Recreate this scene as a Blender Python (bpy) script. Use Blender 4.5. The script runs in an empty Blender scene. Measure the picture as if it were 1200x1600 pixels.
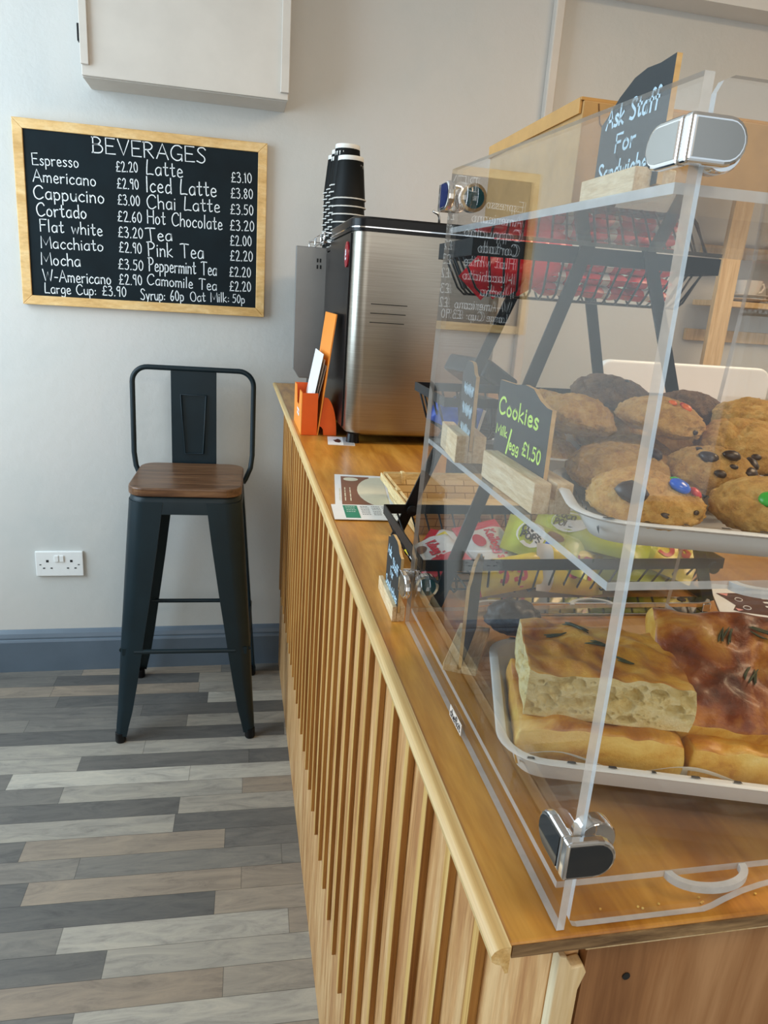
import bpy, bmesh, math, random
from mathutils import Vector, Matrix, noise

random.seed(7)
S = bpy.context.scene
COL = S.collection
PI = math.pi

# ------------------------------------------------------------------ camera
cam_d = bpy.data.cameras.new('camera')
cam = bpy.data.objects.new('camera', cam_d)
COL.objects.link(cam)
F, YAW, PITCH, ROLL = 1121.38, math.radians(12.3457), math.radians(-16.661), math.radians(4.0392)
fwd = Vector((math.sin(YAW)*math.cos(PITCH), math.cos(YAW)*math.cos(PITCH), math.sin(PITCH)))
rgt = Vector((math.cos(YAW), -math.sin(YAW), 0))
upv = rgt.cross(fwd)
r2 = math.cos(ROLL)*rgt + math.sin(ROLL)*upv
u2 = -math.sin(ROLL)*rgt + math.cos(ROLL)*upv
cam.matrix_world = Matrix(((r2.x, u2.x, -fwd.x, -0.1214), (r2.y, u2.y, -fwd.y, -2.3594), (r2.z, u2.z, -fwd.z, 1.2886), (0, 0, 0, 1)))
cam_d.sensor_fit = 'AUTO'
cam_d.sensor_width = 36.0
cam_d.lens = F*36.0/1600.0
cam_d.clip_start = 0.01
S.camera = cam

# ------------------------------------------------------------------ look, sky, lights
S.view_settings.view_transform = 'Standard'
S.view_settings.look = 'None'
S.view_settings.gamma = 1.0
S.view_settings.use_curve_mapping = False
S.view_settings.exposure = -0.22
S.cycles.transparent_max_bounces = 40
S.cycles.max_bounces = 10
S.cycles.sample_clamp_indirect = 6.0
S.cycles.caustics_reflective = False
S.cycles.caustics_refractive = False
W = bpy.data.worlds.new('daylight')
S.world = W
W.use_nodes = True
W.node_tree.nodes['Background'].inputs[0].default_value = (0.80, 0.92, 1.0, 1)
W.node_tree.nodes['Background'].inputs[1].default_value = 1.0


def area(name, loc, aim, sx, sy, power, col):
    d = bpy.data.lights.new(name, 'AREA')
    d.shape = 'RECTANGLE'; d.size = sx; d.size_y = sy; d.energy = power; d.color = col
    o = bpy.data.objects.new(name, d); COL.objects.link(o)
    o.location = loc
    o.rotation_euler = (Vector(aim)-Vector(loc)).to_track_quat('-Z', 'Y').to_euler()
    return o


# daylight through the side window, daylight through the shop front behind the camera
area('window_daylight', (-1.70, -0.95, 1.55), (0, -0.85, 1.0), 1.5, 1.7, 58, (0.66, 0.85, 1.0))
area('shopfront_daylight', (-0.6, -4.55, 1.75), (0.0, 0, 0.8), 3.6, 2.3, 32, (1.0, 0.91, 0.80))
# the warm ceiling lamp on the staff side
area('ceiling_lamp_light', (1.5, -1.7, 2.44), (1.5, -1.7, 0), 0.9, 0.5, 36, (1.0, 0.74, 0.46))

area('counter_fill_light', (0.35, -2.75, 2.44), (0.25, -2.0, 1.0), 0.6, 0.6, 15, (1.0, 0.86, 0.66))  # added fill with no fixture, brightens and warms the food on the counter

# ------------------------------------------------------------------ materials
MATS = {}


def nodes(name):
    m = bpy.data.materials.new(name); m.use_nodes = True
    nt = m.node_tree
    return m, nt, nt.nodes['Principled BSDF'], nt.nodes.new, nt.links.new


def ramp(nt, stops):
    r = nt.nodes.new('ShaderNodeValToRGB')
    e = r.color_ramp.elements
    while len(e) < len(stops): e.new(0.5)
    for k, (p, c) in enumerate(stops):
        e[k].position = p; e[k].color = (*c, 1)
    return r


def coords(nt, scale=(1, 1, 1), rot=(0, 0, 0), kind='Object', rnd=False):
    t = nt.nodes.new('ShaderNodeTexCoord'); mp = nt.nodes.new('ShaderNodeMapping')
    mp.inputs['Scale'].default_value = scale; mp.inputs['Rotation'].default_value = rot
    out = t.outputs[kind]
    if rnd:
        oi = nt.nodes.new('ShaderNodeObjectInfo'); ad = nt.nodes.new('ShaderNodeVectorMath'); ad.operation = 'ADD'
        mu = nt.nodes.new('ShaderNodeMath'); mu.operation = 'MULTIPLY'; mu.inputs[1].default_value = 3.7
        nt.links.new(oi.outputs['Random'], mu.inputs[0])
        nt.links.new(out, ad.inputs[0]); nt.links.new(mu.outputs[0], ad.inputs[1]); out = ad.outputs[0]
    nt.links.new(out, mp.inputs['Vector'])
    return mp.outputs[0]


def noise_n(nt, vec, scale, detail=4, rough=0.6, dist=0.0):
    n = nt.nodes.new('ShaderNodeTexNoise')
    n.inputs['Scale'].default_value = scale; n.inputs['Detail'].default_value = detail
    n.inputs['Roughness'].default_value = rough; n.inputs['Distortion'].default_value = dist
    nt.links.new(vec, n.inputs['Vector'])
    return n


def bump(nt, b, h, strength, dist):
    bp = nt.nodes.new('ShaderNodeBump'); bp.inputs['Strength'].default_value = strength; bp.inputs['Distance'].default_value = dist
    nt.links.new(h, bp.inputs['Height']); nt.links.new(bp.outputs[0], b.inputs['Normal'])


def mat(name, col, rough=0.5, metal=0.0, var=0.06, scale=30, bmp=0.0, spec=0.5, coat=0.0):
    """plain material with a little procedural variation"""
    if name in MATS: return MATS[name]
    m, nt, b, N, L = nodes(name)
    n = noise_n(nt, coords(nt), scale)
    r = ramp(nt, [(0.3, [max(0, c*(1-var)) for c in col]), (0.7, [min(1, c*(1+var)) for c in col])])
    L(n.outputs[0], r.inputs[0]); L(r.outputs[0], b.inputs['Base Color'])
    b.inputs['Roughness'].default_value = rough; b.inputs['Metallic'].default_value = metal
    b.inputs['Specular IOR Level'].default_value = spec
    b.inputs['Coat Weight'].default_value = coat
    if bmp: bump(nt, b, n.outputs[0], 0.4, bmp)
    MATS[name] = m
    return m


def wood(name, stops, scale, rot=(0, 0, 0), rough=0.4, nscale=1.0, bmp=0.0004, coat=0.0):
    m, nt, b, N, L = nodes(name)
    v = coords(nt, scale, rot)
    a = noise_n(nt, v, nscale, 5, 0.65, 0.4)
    r = ramp(nt, [(0.5+(p-0.5)*0.62, c) for p, c in stops])
    L(a.outputs[0], r.inputs[0])
    a2 = noise_n(nt, v, nscale*4.3, 3, 0.7)
    mx = N('ShaderNodeMix'); mx.data_type = 'RGBA'; mx.blend_type = 'MULTIPLY'; mx.inputs['Factor'].default_value = 0.55
    r2_ = ramp(nt, [(0.3, (0.72, 0.66, 0.58)), (0.6, (1, 1, 1))])
    L(a2.outputs[0], r2_.inputs[0])
    L(r.outputs[0], mx.inputs['A']); L(r2_.outputs[0], mx.inputs['B'])
    L(mx.outputs['Result'], b.inputs['Base Color'])
    b.inputs['Roughness'].default_value = rough
    b.inputs['Coat Weight'].default_value = coat; b.inputs['Coat Roughness'].default_value = 0.2
    bump(nt, b, a2.outputs[0], 0.3, bmp)
    MATS[name] = m
    return m


M_TOP = wood('worktop_wood', [(0.28, (0.40, 0.150, 0.018)), (0.5, (0.54, 0.235, 0.030)), (0.72, (0.66, 0.33, 0.060))], (26, 3.2, 26), rough=0.33, coat=0.15)
M_PANEL = wood('front_panel_ply', [(0.28, (0.47, 0.215, 0.072)), (0.5, (0.65, 0.355, 0.140)), (0.72, (0.80, 0.52, 0.25))], (10, 60, 5.0), (-0.6, 0, 0), rough=0.5)
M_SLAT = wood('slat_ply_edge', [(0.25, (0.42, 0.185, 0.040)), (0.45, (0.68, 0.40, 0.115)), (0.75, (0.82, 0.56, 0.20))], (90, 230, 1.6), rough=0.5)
M_VENEER_SHADE = wood('shaded_brown_veneer', [(0.25, (0.22, 0.085, 0.016)), (0.5, (0.40, 0.185, 0.042)), (0.75, (0.52, 0.27, 0.075))], (90, 60, 2.2), rough=0.5)
M_WORN = wood('worn_board_edge', [(0.25, (0.10, 0.055, 0.022)), (0.5, (0.22, 0.135, 0.062)), (0.75, (0.38, 0.25, 0.12))], (18, 40, 160), rough=0.7)
M_TRIM = wood('pine_trim', [(0.25, (0.56, 0.33, 0.105)), (0.5, (0.70, 0.46, 0.18)), (0.75, (0.82, 0.62, 0.31))], (150, 1.4, 150), rough=0.4)
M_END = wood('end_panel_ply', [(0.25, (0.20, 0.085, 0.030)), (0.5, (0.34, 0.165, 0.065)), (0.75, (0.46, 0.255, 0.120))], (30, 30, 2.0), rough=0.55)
M_PALE = wood('pale_batten', [(0.25, (0.64, 0.44, 0.20)), (0.5, (0.76, 0.58, 0.32)), (0.75, (0.84, 0.70, 0.46))], (60, 60, 3), rough=0.55)
M_FRAME = wood('board_frame_pine', [(0.25, (0.62, 0.36, 0.115)), (0.5, (0.74, 0.47, 0.185)), (0.75, (0.83, 0.59, 0.28))], (10, 30, 30), rough=0.45)
M_BLOCK = wood('sign_base_beech', [(0.25, (0.68, 0.47, 0.24)), (0.5, (0.80, 0.61, 0.36)), (0.75, (0.88, 0.73, 0.50))], (300, 40, 300), rough=0.55)
M_PINE = wood('shelf_pine', [(0.25, (0.58, 0.36, 0.15)), (0.5, (0.70, 0.47, 0.22)), (0.75, (0.78, 0.56, 0.30))], (30, 30, 2.5), rough=0.5)
M_SEAT = wood('walnut_seat', [(0.25, (0.085, 0.038, 0.017)), (0.5, (0.145, 0.068, 0.030)), (0.75, (0.22, 0.115, 0.055))], (5, 50, 50), rough=0.32)
M_BAMBOO = wood('bamboo_strip', [(0.25, (0.60, 0.43, 0.19)), (0.5, (0.74, 0.57, 0.28)), (0.75, (0.83, 0.68, 0.38))], (40, 40, 160), rough=0.5)
M_KRAFT = mat('kraft_card', (0.50, 0.29, 0.105), 0.8, var=0.10, scale=60)


def wall_paint():
    m, nt, b, N, L = nodes('wall_paint')
    v = coords(nt)
    n = noise_n(nt, v, 1.6, 5, 0.6)
    r = ramp(nt, [(0.33, (0.525, 0.535, 0.515)), (0.5, (0.575, 0.565, 0.535)), (0.67, (0.600, 0.575, 0.545))])
    L(n.outputs[0], r.inputs[0]); L(r.outputs[0], b.inputs['Base Color'])
    b.inputs['Roughness'].default_value = 0.5
    n2 = noise_n(nt, v, 26, 6, 0.65)
    bump(nt, b, n2.outputs[0], 0.35, 0.004)
    return m


M_WALL = wall_paint()
M_WHITE = mat('white_gloss_paint', (0.60, 0.55, 0.49), 0.45, var=0.05, scale=8)
M_GREYPAINT = mat('grey_skirting_paint', (0.105, 0.140, 0.180), 0.35, var=0.08, scale=6)
M_PLASTIC = mat('white_plastic', (0.78, 0.78, 0.76), 0.3, var=0.02)
M_CREAM = mat('cream_ceramic', (0.78, 0.74, 0.68), 0.2, var=0.02)
M_METAL = mat('dark_teal_metal', (0.005, 0.015, 0.021), 0.40, var=0.15, scale=12, spec=0.32)
M_BLACK = mat('black_metal', (0.006, 0.007, 0.008), 0.45, var=0.1, spec=0.3)
M_BLACKP = mat('black_plastic', (0.005, 0.005, 0.006), 0.28, var=0.1, spec=0.25)
M_DARK = mat('dark_hole', (0.01, 0.01, 0.01), 0.8)
M_CHROME = mat('chrome', (0.86, 0.86, 0.87), 0.06, 1.0, var=0.01)
M_GLOSSB = mat('black_gloss_inlay', (0.015, 0.02, 0.025), 0.04, 0.0, spec=0.8)
M_GREYM = mat('grey_metal_panel', (0.27, 0.27, 0.265), 0.38, 0.6, var=0.03)
M_BOARD = mat('chalkboard', (0.004, 0.0105, 0.0145), 0.5, var=0.25, scale=9, spec=0.15)
M_SLATE = mat('small_chalkboard', (0.022, 0.026, 0.028), 0.5, var=0.15, scale=40, spec=0.25)
M_CHALK = mat('white_chalk', (0.80, 0.84, 0.86), 0.9, var=0.12, scale=220)
M_CHALKB = mat('pale_blue_chalk', (0.55, 0.75, 0.88), 0.9, var=0.12, scale=220)
M_NEON = mat('yellow_green_chalk_pen', (0.66, 0.95, 0.16), 0.8, var=0.05)
M_ORANGE = mat('orange_card', (0.92, 0.125, 0.006), 0.45, var=0.04)
M_ORANGE2 = mat('light_orange_card', (0.95, 0.30, 0.03), 0.45, var=0.04)
M_PAPER = mat('white_paper', (0.80, 0.80, 0.79), 0.5, var=0.02)
M_INK = mat('black_print', (0.03, 0.03, 0.035), 0.6)
M_GREYINK = mat('grey_print', (0.35, 0.35, 0.36), 0.6)
M_BROWNINK = mat('brown_print', (0.21, 0.082, 0.042), 0.45)
M_DKBROWN = mat('dark_brown_print', (0.075, 0.022, 0.016), 0.45)
M_GREENINK = mat('green_print', (0.015, 0.22, 0.13), 0.45)
M_CREAMINK = mat('cream_print', (0.70, 0.66, 0.50), 0.4)
M_PINK = mat('pink_print', (0.75, 0.30, 0.28), 0.5)
M_RED = mat('red_foil', (0.66, 0.018, 0.030), 0.25, var=0.15, scale=60, bmp=0.002)
M_REDP = mat('red_print', (0.62, 0.02, 0.04), 0.35)
M_WFOIL = mat('white_foil', (0.78, 0.76, 0.72), 0.28, var=0.05, bmp=0.002)
M_YFOIL = mat('yellow_foil', (0.80, 0.62, 0.03), 0.28, var=0.12, scale=50, bmp=0.002)
M_GFOIL = mat('lime_foil', (0.50, 0.56, 0.04), 0.28, var=0.15, scale=50, bmp=0.002)
M_BFOIL = mat('blue_foil', (0.02, 0.12, 0.75), 0.25, var=0.3, scale=40, bmp=0.002)
M_MAROON = mat('maroon_badge', (0.33, 0.008, 0.022), 0.25)
M_CUPB = mat('black_ripple_card', (0.005, 0.006, 0.006), 0.6, spec=0.2)
M_CUPW = mat('white_cup_paper', (0.82, 0.80, 0.75), 0.5)
M_CEIL = mat('ceiling_paint', (0.70, 0.68, 0.64), 0.8, var=0.03, scale=4)
M_CHOC = mat('chocolate', (0.035, 0.014, 0.008), 0.35, var=0.3, scale=120)
M_CBLUE = mat('blue_candy_shell', (0.005, 0.10, 0.62), 0.2)
M_CGREEN = mat('green_candy_shell', (0.04, 0.42, 0.04), 0.25)
M_CRED = mat('red_candy_shell', (0.60, 0.02, 0.01), 0.25)
M_CORANGE = mat('orange_candy_shell', (0.85, 0.15, 0.01), 0.25)
M_HERB = mat('rosemary', (0.055, 0.065, 0.022), 0.6, var=0.3, scale=200)
M_BROWNIE = mat('brownie', (0.028, 0.014, 0.010), 0.4, var=0.4, scale=120, bmp=0.003)


def steel():
    m, nt, b, N, L = nodes('brushed_steel')
    n = noise_n(nt, coords(nt, (3, 3, 260)), 2.0, 4, 0.7)
    r = ramp(nt, [(0.3, (0.30, 0.275, 0.235)), (0.7, (0.40, 0.37, 0.32))])
    L(n.outputs[0], r.inputs[0]); L(r.outputs[0], b.inputs['Base Color'])
    b.inputs['Metallic'].default_value = 1.0; b.inputs['Roughness'].default_value = 0.30
    bump(nt, b, n.outputs[0], 0.08, 0.0005)
    return m


M_STEEL = steel()


def floor_mat():
    """vinyl planks 64 mm wide, each with its own tone"""
    m, nt, b, N, L = nodes('vinyl_plank_floor')
    t = N('ShaderNodeTexCoord'); mp = N('ShaderNodeMapping'); mp.inputs['Rotation'].default_value = (0, 0, math.radians(1.2))
    L(t.outputs['Object'], mp.inputs[0])
    sp = N('ShaderNodeSeparateXYZ'); L(mp.outputs[0], sp.inputs[0])

    def mth(op, a, bb=None):
        n = N('ShaderNodeMath'); n.operation = op
        for i, x in enumerate((a, bb)):
            if x is None: continue
            if isinstance(x, (int, float)): n.inputs[i].default_value = x
            else: L(x, n.inputs[i])
        return n.outputs[0]
    ry = mth('DIVIDE', mth('ADD', sp.outputs[1], 20.006), 0.0645)
    row = mth('FLOOR', ry)
    w1 = N('ShaderNodeTexWhiteNoise'); w1.noise_dimensions = '1D'; L(row, w1.inputs['W'])
    cx = mth('ADD', mth('DIVIDE', mth('ADD', sp.outputs[0], 20.0), 0.46), mth('MULTIPLY', w1.outputs['Value'], 7.0))
    col = mth('FLOOR', cx)
    cv = N('ShaderNodeCombineXYZ'); L(row, cv.inputs[0]); L(col, cv.inputs[1])
    w2 = N('ShaderNodeTexWhiteNoise'); w2.noise_dimensions = '2D'; L(cv.outputs[0], w2.inputs['Vector'])
    r = ramp(nt, [(0.0, (0.105, 0.100, 0.094)), (0.22, (0.145, 0.135, 0.122)), (0.45, (0.195, 0.18, 0.158)), (0.64, (0.275, 0.22, 0.168)), (0.80, (0.30, 0.275, 0.235)), (0.95, (0.42, 0.39, 0.335))])
    L(w2.outputs['Value'], r.inputs[0])
    # grain
    mp2 = N('ShaderNodeMapping'); mp2.inputs['Scale'].default_value = (4.5, 22, 1)
    va = N('ShaderNodeVectorMath'); va.operation = 'ADD'
    L(mp.outputs[0], va.inputs[0]); L(w2.outputs['Color'], va.inputs[1]); L(va.outputs[0], mp2.inputs[0])
    g = noise_n(nt, mp2.outputs[0], 1.5, 8, 0.74, 1.2)
    gr = ramp(nt, [(0.28, (0.50, 0.50, 0.52)), (0.48, (0.95, 0.95, 0.95)), (0.70, (1.30, 1.27, 1.20))])
    L(g.outputs[0], gr.inputs[0])
    mx = N('ShaderNodeMix'); mx.data_type = 'RGBA'; mx.blend_type = 'MULTIPLY'; mx.inputs['Factor'].default_value = 0.85
    L(r.outputs[0], mx.inputs['A']); L(gr.outputs[0], mx.inputs['B'])
    # seams
    fy = mth('FRACT', ry); fx = mth('FRACT', cx)
    ey = mth('MULTIPLY', mth('MINIMUM', fy, mth('SUBTRACT', 1.0, fy)), 0.0645)
    ex = mth('MULTIPLY', mth('MINIMUM', fx, mth('SUBTRACT', 1.0, fx)), 0.46)
    seam = mth('LESS_THAN', mth('MINIMUM', ex, ey), 0.0007)
    mx2 = N('ShaderNodeMix'); mx2.data_type = 'RGBA'; mx2.blend_type = 'MULTIPLY'
    L(seam, mx2.inputs['Factor']); L(mx.outputs['Result'], mx2.inputs['A']); mx2.inputs['B'].default_value = (0.45, 0.45, 0.45, 1)
    L(mx2.outputs['Result'], b.inputs['Base Color'])
    b.inputs['Roughness'].default_value = 0.42
    bump(nt, b, g.outputs[0], 0.15, 0.001)
    return m


M_FLOOR = floor_mat()


def acrylic(name, f0=0.05, tint=(0.992, 0.995, 0.995), haze=0.0):
    """clear sheet: transmits straight through, mirrors more at grazing angles"""
    m, nt, b, N, L = nodes(name)
    nt.nodes.remove(b)
    out = nt.nodes['Material Output']
    ge = N('ShaderNodeNewGeometry')
    dt = N('ShaderNodeVectorMath'); dt.operation = 'DOT_PRODUCT'
    L(ge.outputs['Normal'], dt.inputs[0]); L(ge.outputs['Incoming'], dt.inputs[1])
    ab = N('ShaderNodeMath'); ab.operation = 'ABSOLUTE'; L(dt.outputs['Value'], ab.inputs[0])
    om = N('ShaderNodeMath'); om.operation = 'SUBTRACT'; om.inputs[0].default_value = 1.0; L(ab.outputs[0], om.inputs[1])
    pw = N('ShaderNodeMath'); pw.operation = 'POWER'; pw.inputs[1].default_value = 5.0; L(om.outputs[0], pw.inputs[0])
    ma = N('ShaderNodeMath'); ma.operation = 'MULTIPLY_ADD'; ma.inputs[1].default_value = 1.0-f0; ma.inputs[2].default_value = f0
    L(pw.outputs[0], ma.inputs[0])
    tr = N('ShaderNodeBsdfTransparent'); tr.inputs[0].default_value = (*tint, 1)
    gl = N('ShaderNodeBsdfGlossy'); gl.inputs['Roughness'].default_value = 0.0
    ms = N('ShaderNodeMixShader')
    L(ma.outputs[0], ms.inputs[0]); L(tr.outputs[0], ms.inputs[1]); L(gl.outputs[0], ms.inputs[2])
    L(ms.outputs[0], out.inputs[0])
    return m


def acrylic_edge():
    m, nt, b, N, L = nodes('acrylic_cut_edge')
    out = nt.nodes['Material Output']
    b.inputs['Base Color'].default_value = (0.72, 0.74, 0.75, 1); b.inputs['Roughness'].default_value = 0.35
    b.inputs['Transmission Weight'].default_value = 0.0
    n = noise_n(nt, coords(nt), 60)
    r = ramp(nt, [(0.3, (0.62, 0.64, 0.65)), (0.7, (0.80, 0.82, 0.83))]); L(n.outputs[0], r.inputs[0]); L(r.outputs[0], b.inputs['Base Color'])
    tr = N('ShaderNodeBsdfTransparent'); ms = N('ShaderNodeMixShader'); ms.inputs[0].default_value = 0.35
    L(b.outputs[0], ms.inputs[1]); L(tr.outputs[0], ms.inputs[2]); L(ms.outputs[0], out.inputs[0])
    return m


M_ACR = acrylic('clear_acrylic', 0.06)
M_EDGE = acrylic_edge()


def cookie_mat(name, a, bb, c):
    m, nt, b, N, L = nodes(name)
    v = coords(nt, rnd=True)
    n = noise_n(nt, v, 120, 6, 0.7)
    r = ramp(nt, [(0.28, a), (0.5, bb), (0.72, c)])
    L(n.outputs[0], r.inputs[0]); L(r.outputs[0], b.inputs['Base Color'])
    vo = N('ShaderNodeTexVoronoi'); vo.feature = 'DISTANCE_TO_EDGE'; vo.inputs['Scale'].default_value = 75
    n3 = noise_n(nt, v, 90, 4, 0.6)
    va = N('ShaderNodeVectorMath'); va.operation = 'MULTIPLY_ADD'; va.inputs[1].default_value = (0.02,)*3
    L(n3.outputs['Color'], va.inputs[0]); L(v, va.inputs[2]); L(va.outputs[0], vo.inputs['Vector'])
    cr = ramp(nt, [(0.0, (0, 0, 0)), (0.09, (1, 1, 1))]); L(vo.outputs[0], cr.inputs[0])
    ad = N('ShaderNodeMath'); ad.operation = 'MULTIPLY_ADD'; ad.inputs[1].default_value = 0.12
    L(cr.outputs[0], ad.inputs[0]); L(noise_n(nt, v, 420, 5, 0.7).outputs[0], ad.inputs[2])
    bump(nt, b, ad.outputs[0], 0.9, 0.0030)
    b.inputs['Roughness'].default_value = 0.6
    b.inputs['Subsurface Weight'].default_value = 0.0
    return m


M_COOKIE = cookie_mat('golden_cookie', (0.46, 0.195, 0.032), (0.70, 0.375, 0.085), (0.84, 0.56, 0.19))
M_COOKIE2 = cookie_mat('dark_cookie', (0.10, 0.042, 0.014), (0.18, 0.085, 0.030), (0.30, 0.16, 0.065))


def bread_mat(name='baked_crust', st=((0.30, (0.26, 0.060, 0.006)), (0.42, (0.50, 0.175, 0.014)), (0.54, (0.72, 0.36, 0.042)), (0.68, (0.86, 0.58, 0.16)))):
    m, nt, b, N, L = nodes(name)
    v = coords(nt, rnd=True)
    n = noise_n(nt, v, 19, 6, 0.60, 0.8)
    r = ramp(nt, st)
    L(n.outputs[0], r.inputs[0]); L(r.outputs[0], b.inputs['Base Color'])
    bump(nt, b, noise_n(nt, v, 380, 6, 0.65).outputs[0], 0.7, 0.0012)
    b.inputs['Roughness'].default_value = 0.34
    b.inputs['Coat Weight'].default_value = 0.25; b.inputs['Coat Roughness'].default_value = 0.25
    return m


def bread_pale():
    m, nt, b, N, L = nodes('pale_crust')
    v = coords(nt, rnd=True)
    n = noise_n(nt, v, 30, 6, 0.62, 0.6)
    r = ramp(nt, [(0.30, (0.50, 0.19, 0.018)), (0.45, (0.72, 0.39, 0.055)), (0.62, (0.82, 0.55, 0.13)), (0.75, (0.88, 0.68, 0.25))])
    L(n.outputs[0], r.inputs[0]); L(r.outputs[0], b.inputs['Base Color'])
    bump(nt, b, noise_n(nt, v, 420, 6, 0.65).outputs[0], 0.7, 0.0012)
    b.inputs['Roughness'].default_value = 0.42
    return m


def crumb_mat():
    m, nt, b, N, L = nodes('open_crumb')
    v = coords(nt, (1, 1, 1.3))
    n = noise_n(nt, v, 110, 5, 0.6, 0.8)
    r = ramp(nt, [(0.30, (0.68, 0.46, 0.14)), (0.45, (0.90, 0.73, 0.33)), (0.65, (0.96, 0.84, 0.48))])
    L(n.outputs[0], r.inputs[0]); L(r.outputs[0], b.inputs['Base Color'])
    bump(nt, b, noise_n(nt, v, 700, 5, 0.65).outputs[0], 0.9, 0.0016)
    b.inputs['Roughness'].default_value = 0.65
    return m


M_CRUST, M_PALEC, M_CRUMB = bread_mat(), bread_pale(), crumb_mat()
M_DEEP = bread_mat('deep_browned_crust', ((0.34, (0.085, 0.012, 0.002)), (0.47, (0.26, 0.050, 0.005)), (0.57, (0.50, 0.17, 0.018)), (0.68, (0.76, 0.44, 0.090))))


def weave_mat():
    m, nt, b, N, L = nodes('bamboo_weave')
    v = coords(nt, (1, 1, 1))
    t = N('ShaderNodeTexCoord'); sp = N('ShaderNodeSeparateXYZ'); L(t.outputs['Object'], sp.inputs[0])
    cb = N('ShaderNodeCombineXYZ'); ad = N('ShaderNodeMath'); L(sp.outputs[0], ad.inputs[0]); L(sp.outputs[1], ad.inputs[1])
    L(ad.outputs[0], cb.inputs[0]); L(sp.outputs[2], cb.inputs[1])
    br = N('ShaderNodeTexBrick'); L(cb.outputs[0], br.inputs['Vector'])
    br.inputs['Color1'].default_value = (0.62, 0.44, 0.20, 1); br.inputs['Color2'].default_value = (0.80, 0.64, 0.36, 1); br.inputs['Mortar'].default_value = (0.30, 0.18, 0.06, 1)
    br.inputs['Scale'].default_value = 1.0; br.inputs['Brick Width'].default_value = 0.03; br.inputs['Row Height'].default_value = 0.011; br.inputs['Mortar Size'].default_value = 0.0007
    L(br.outputs['Color'], b.inputs['Base Color']); b.inputs['Roughness'].default_value = 0.5
    bump(nt, b, br.outputs['Fac'], -0.5, 0.001)
    return m


M_WEAVE = weave_mat()

# ------------------------------------------------------------------ mesh helpers
Z0 = Vector((0, 0, 0))


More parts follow.
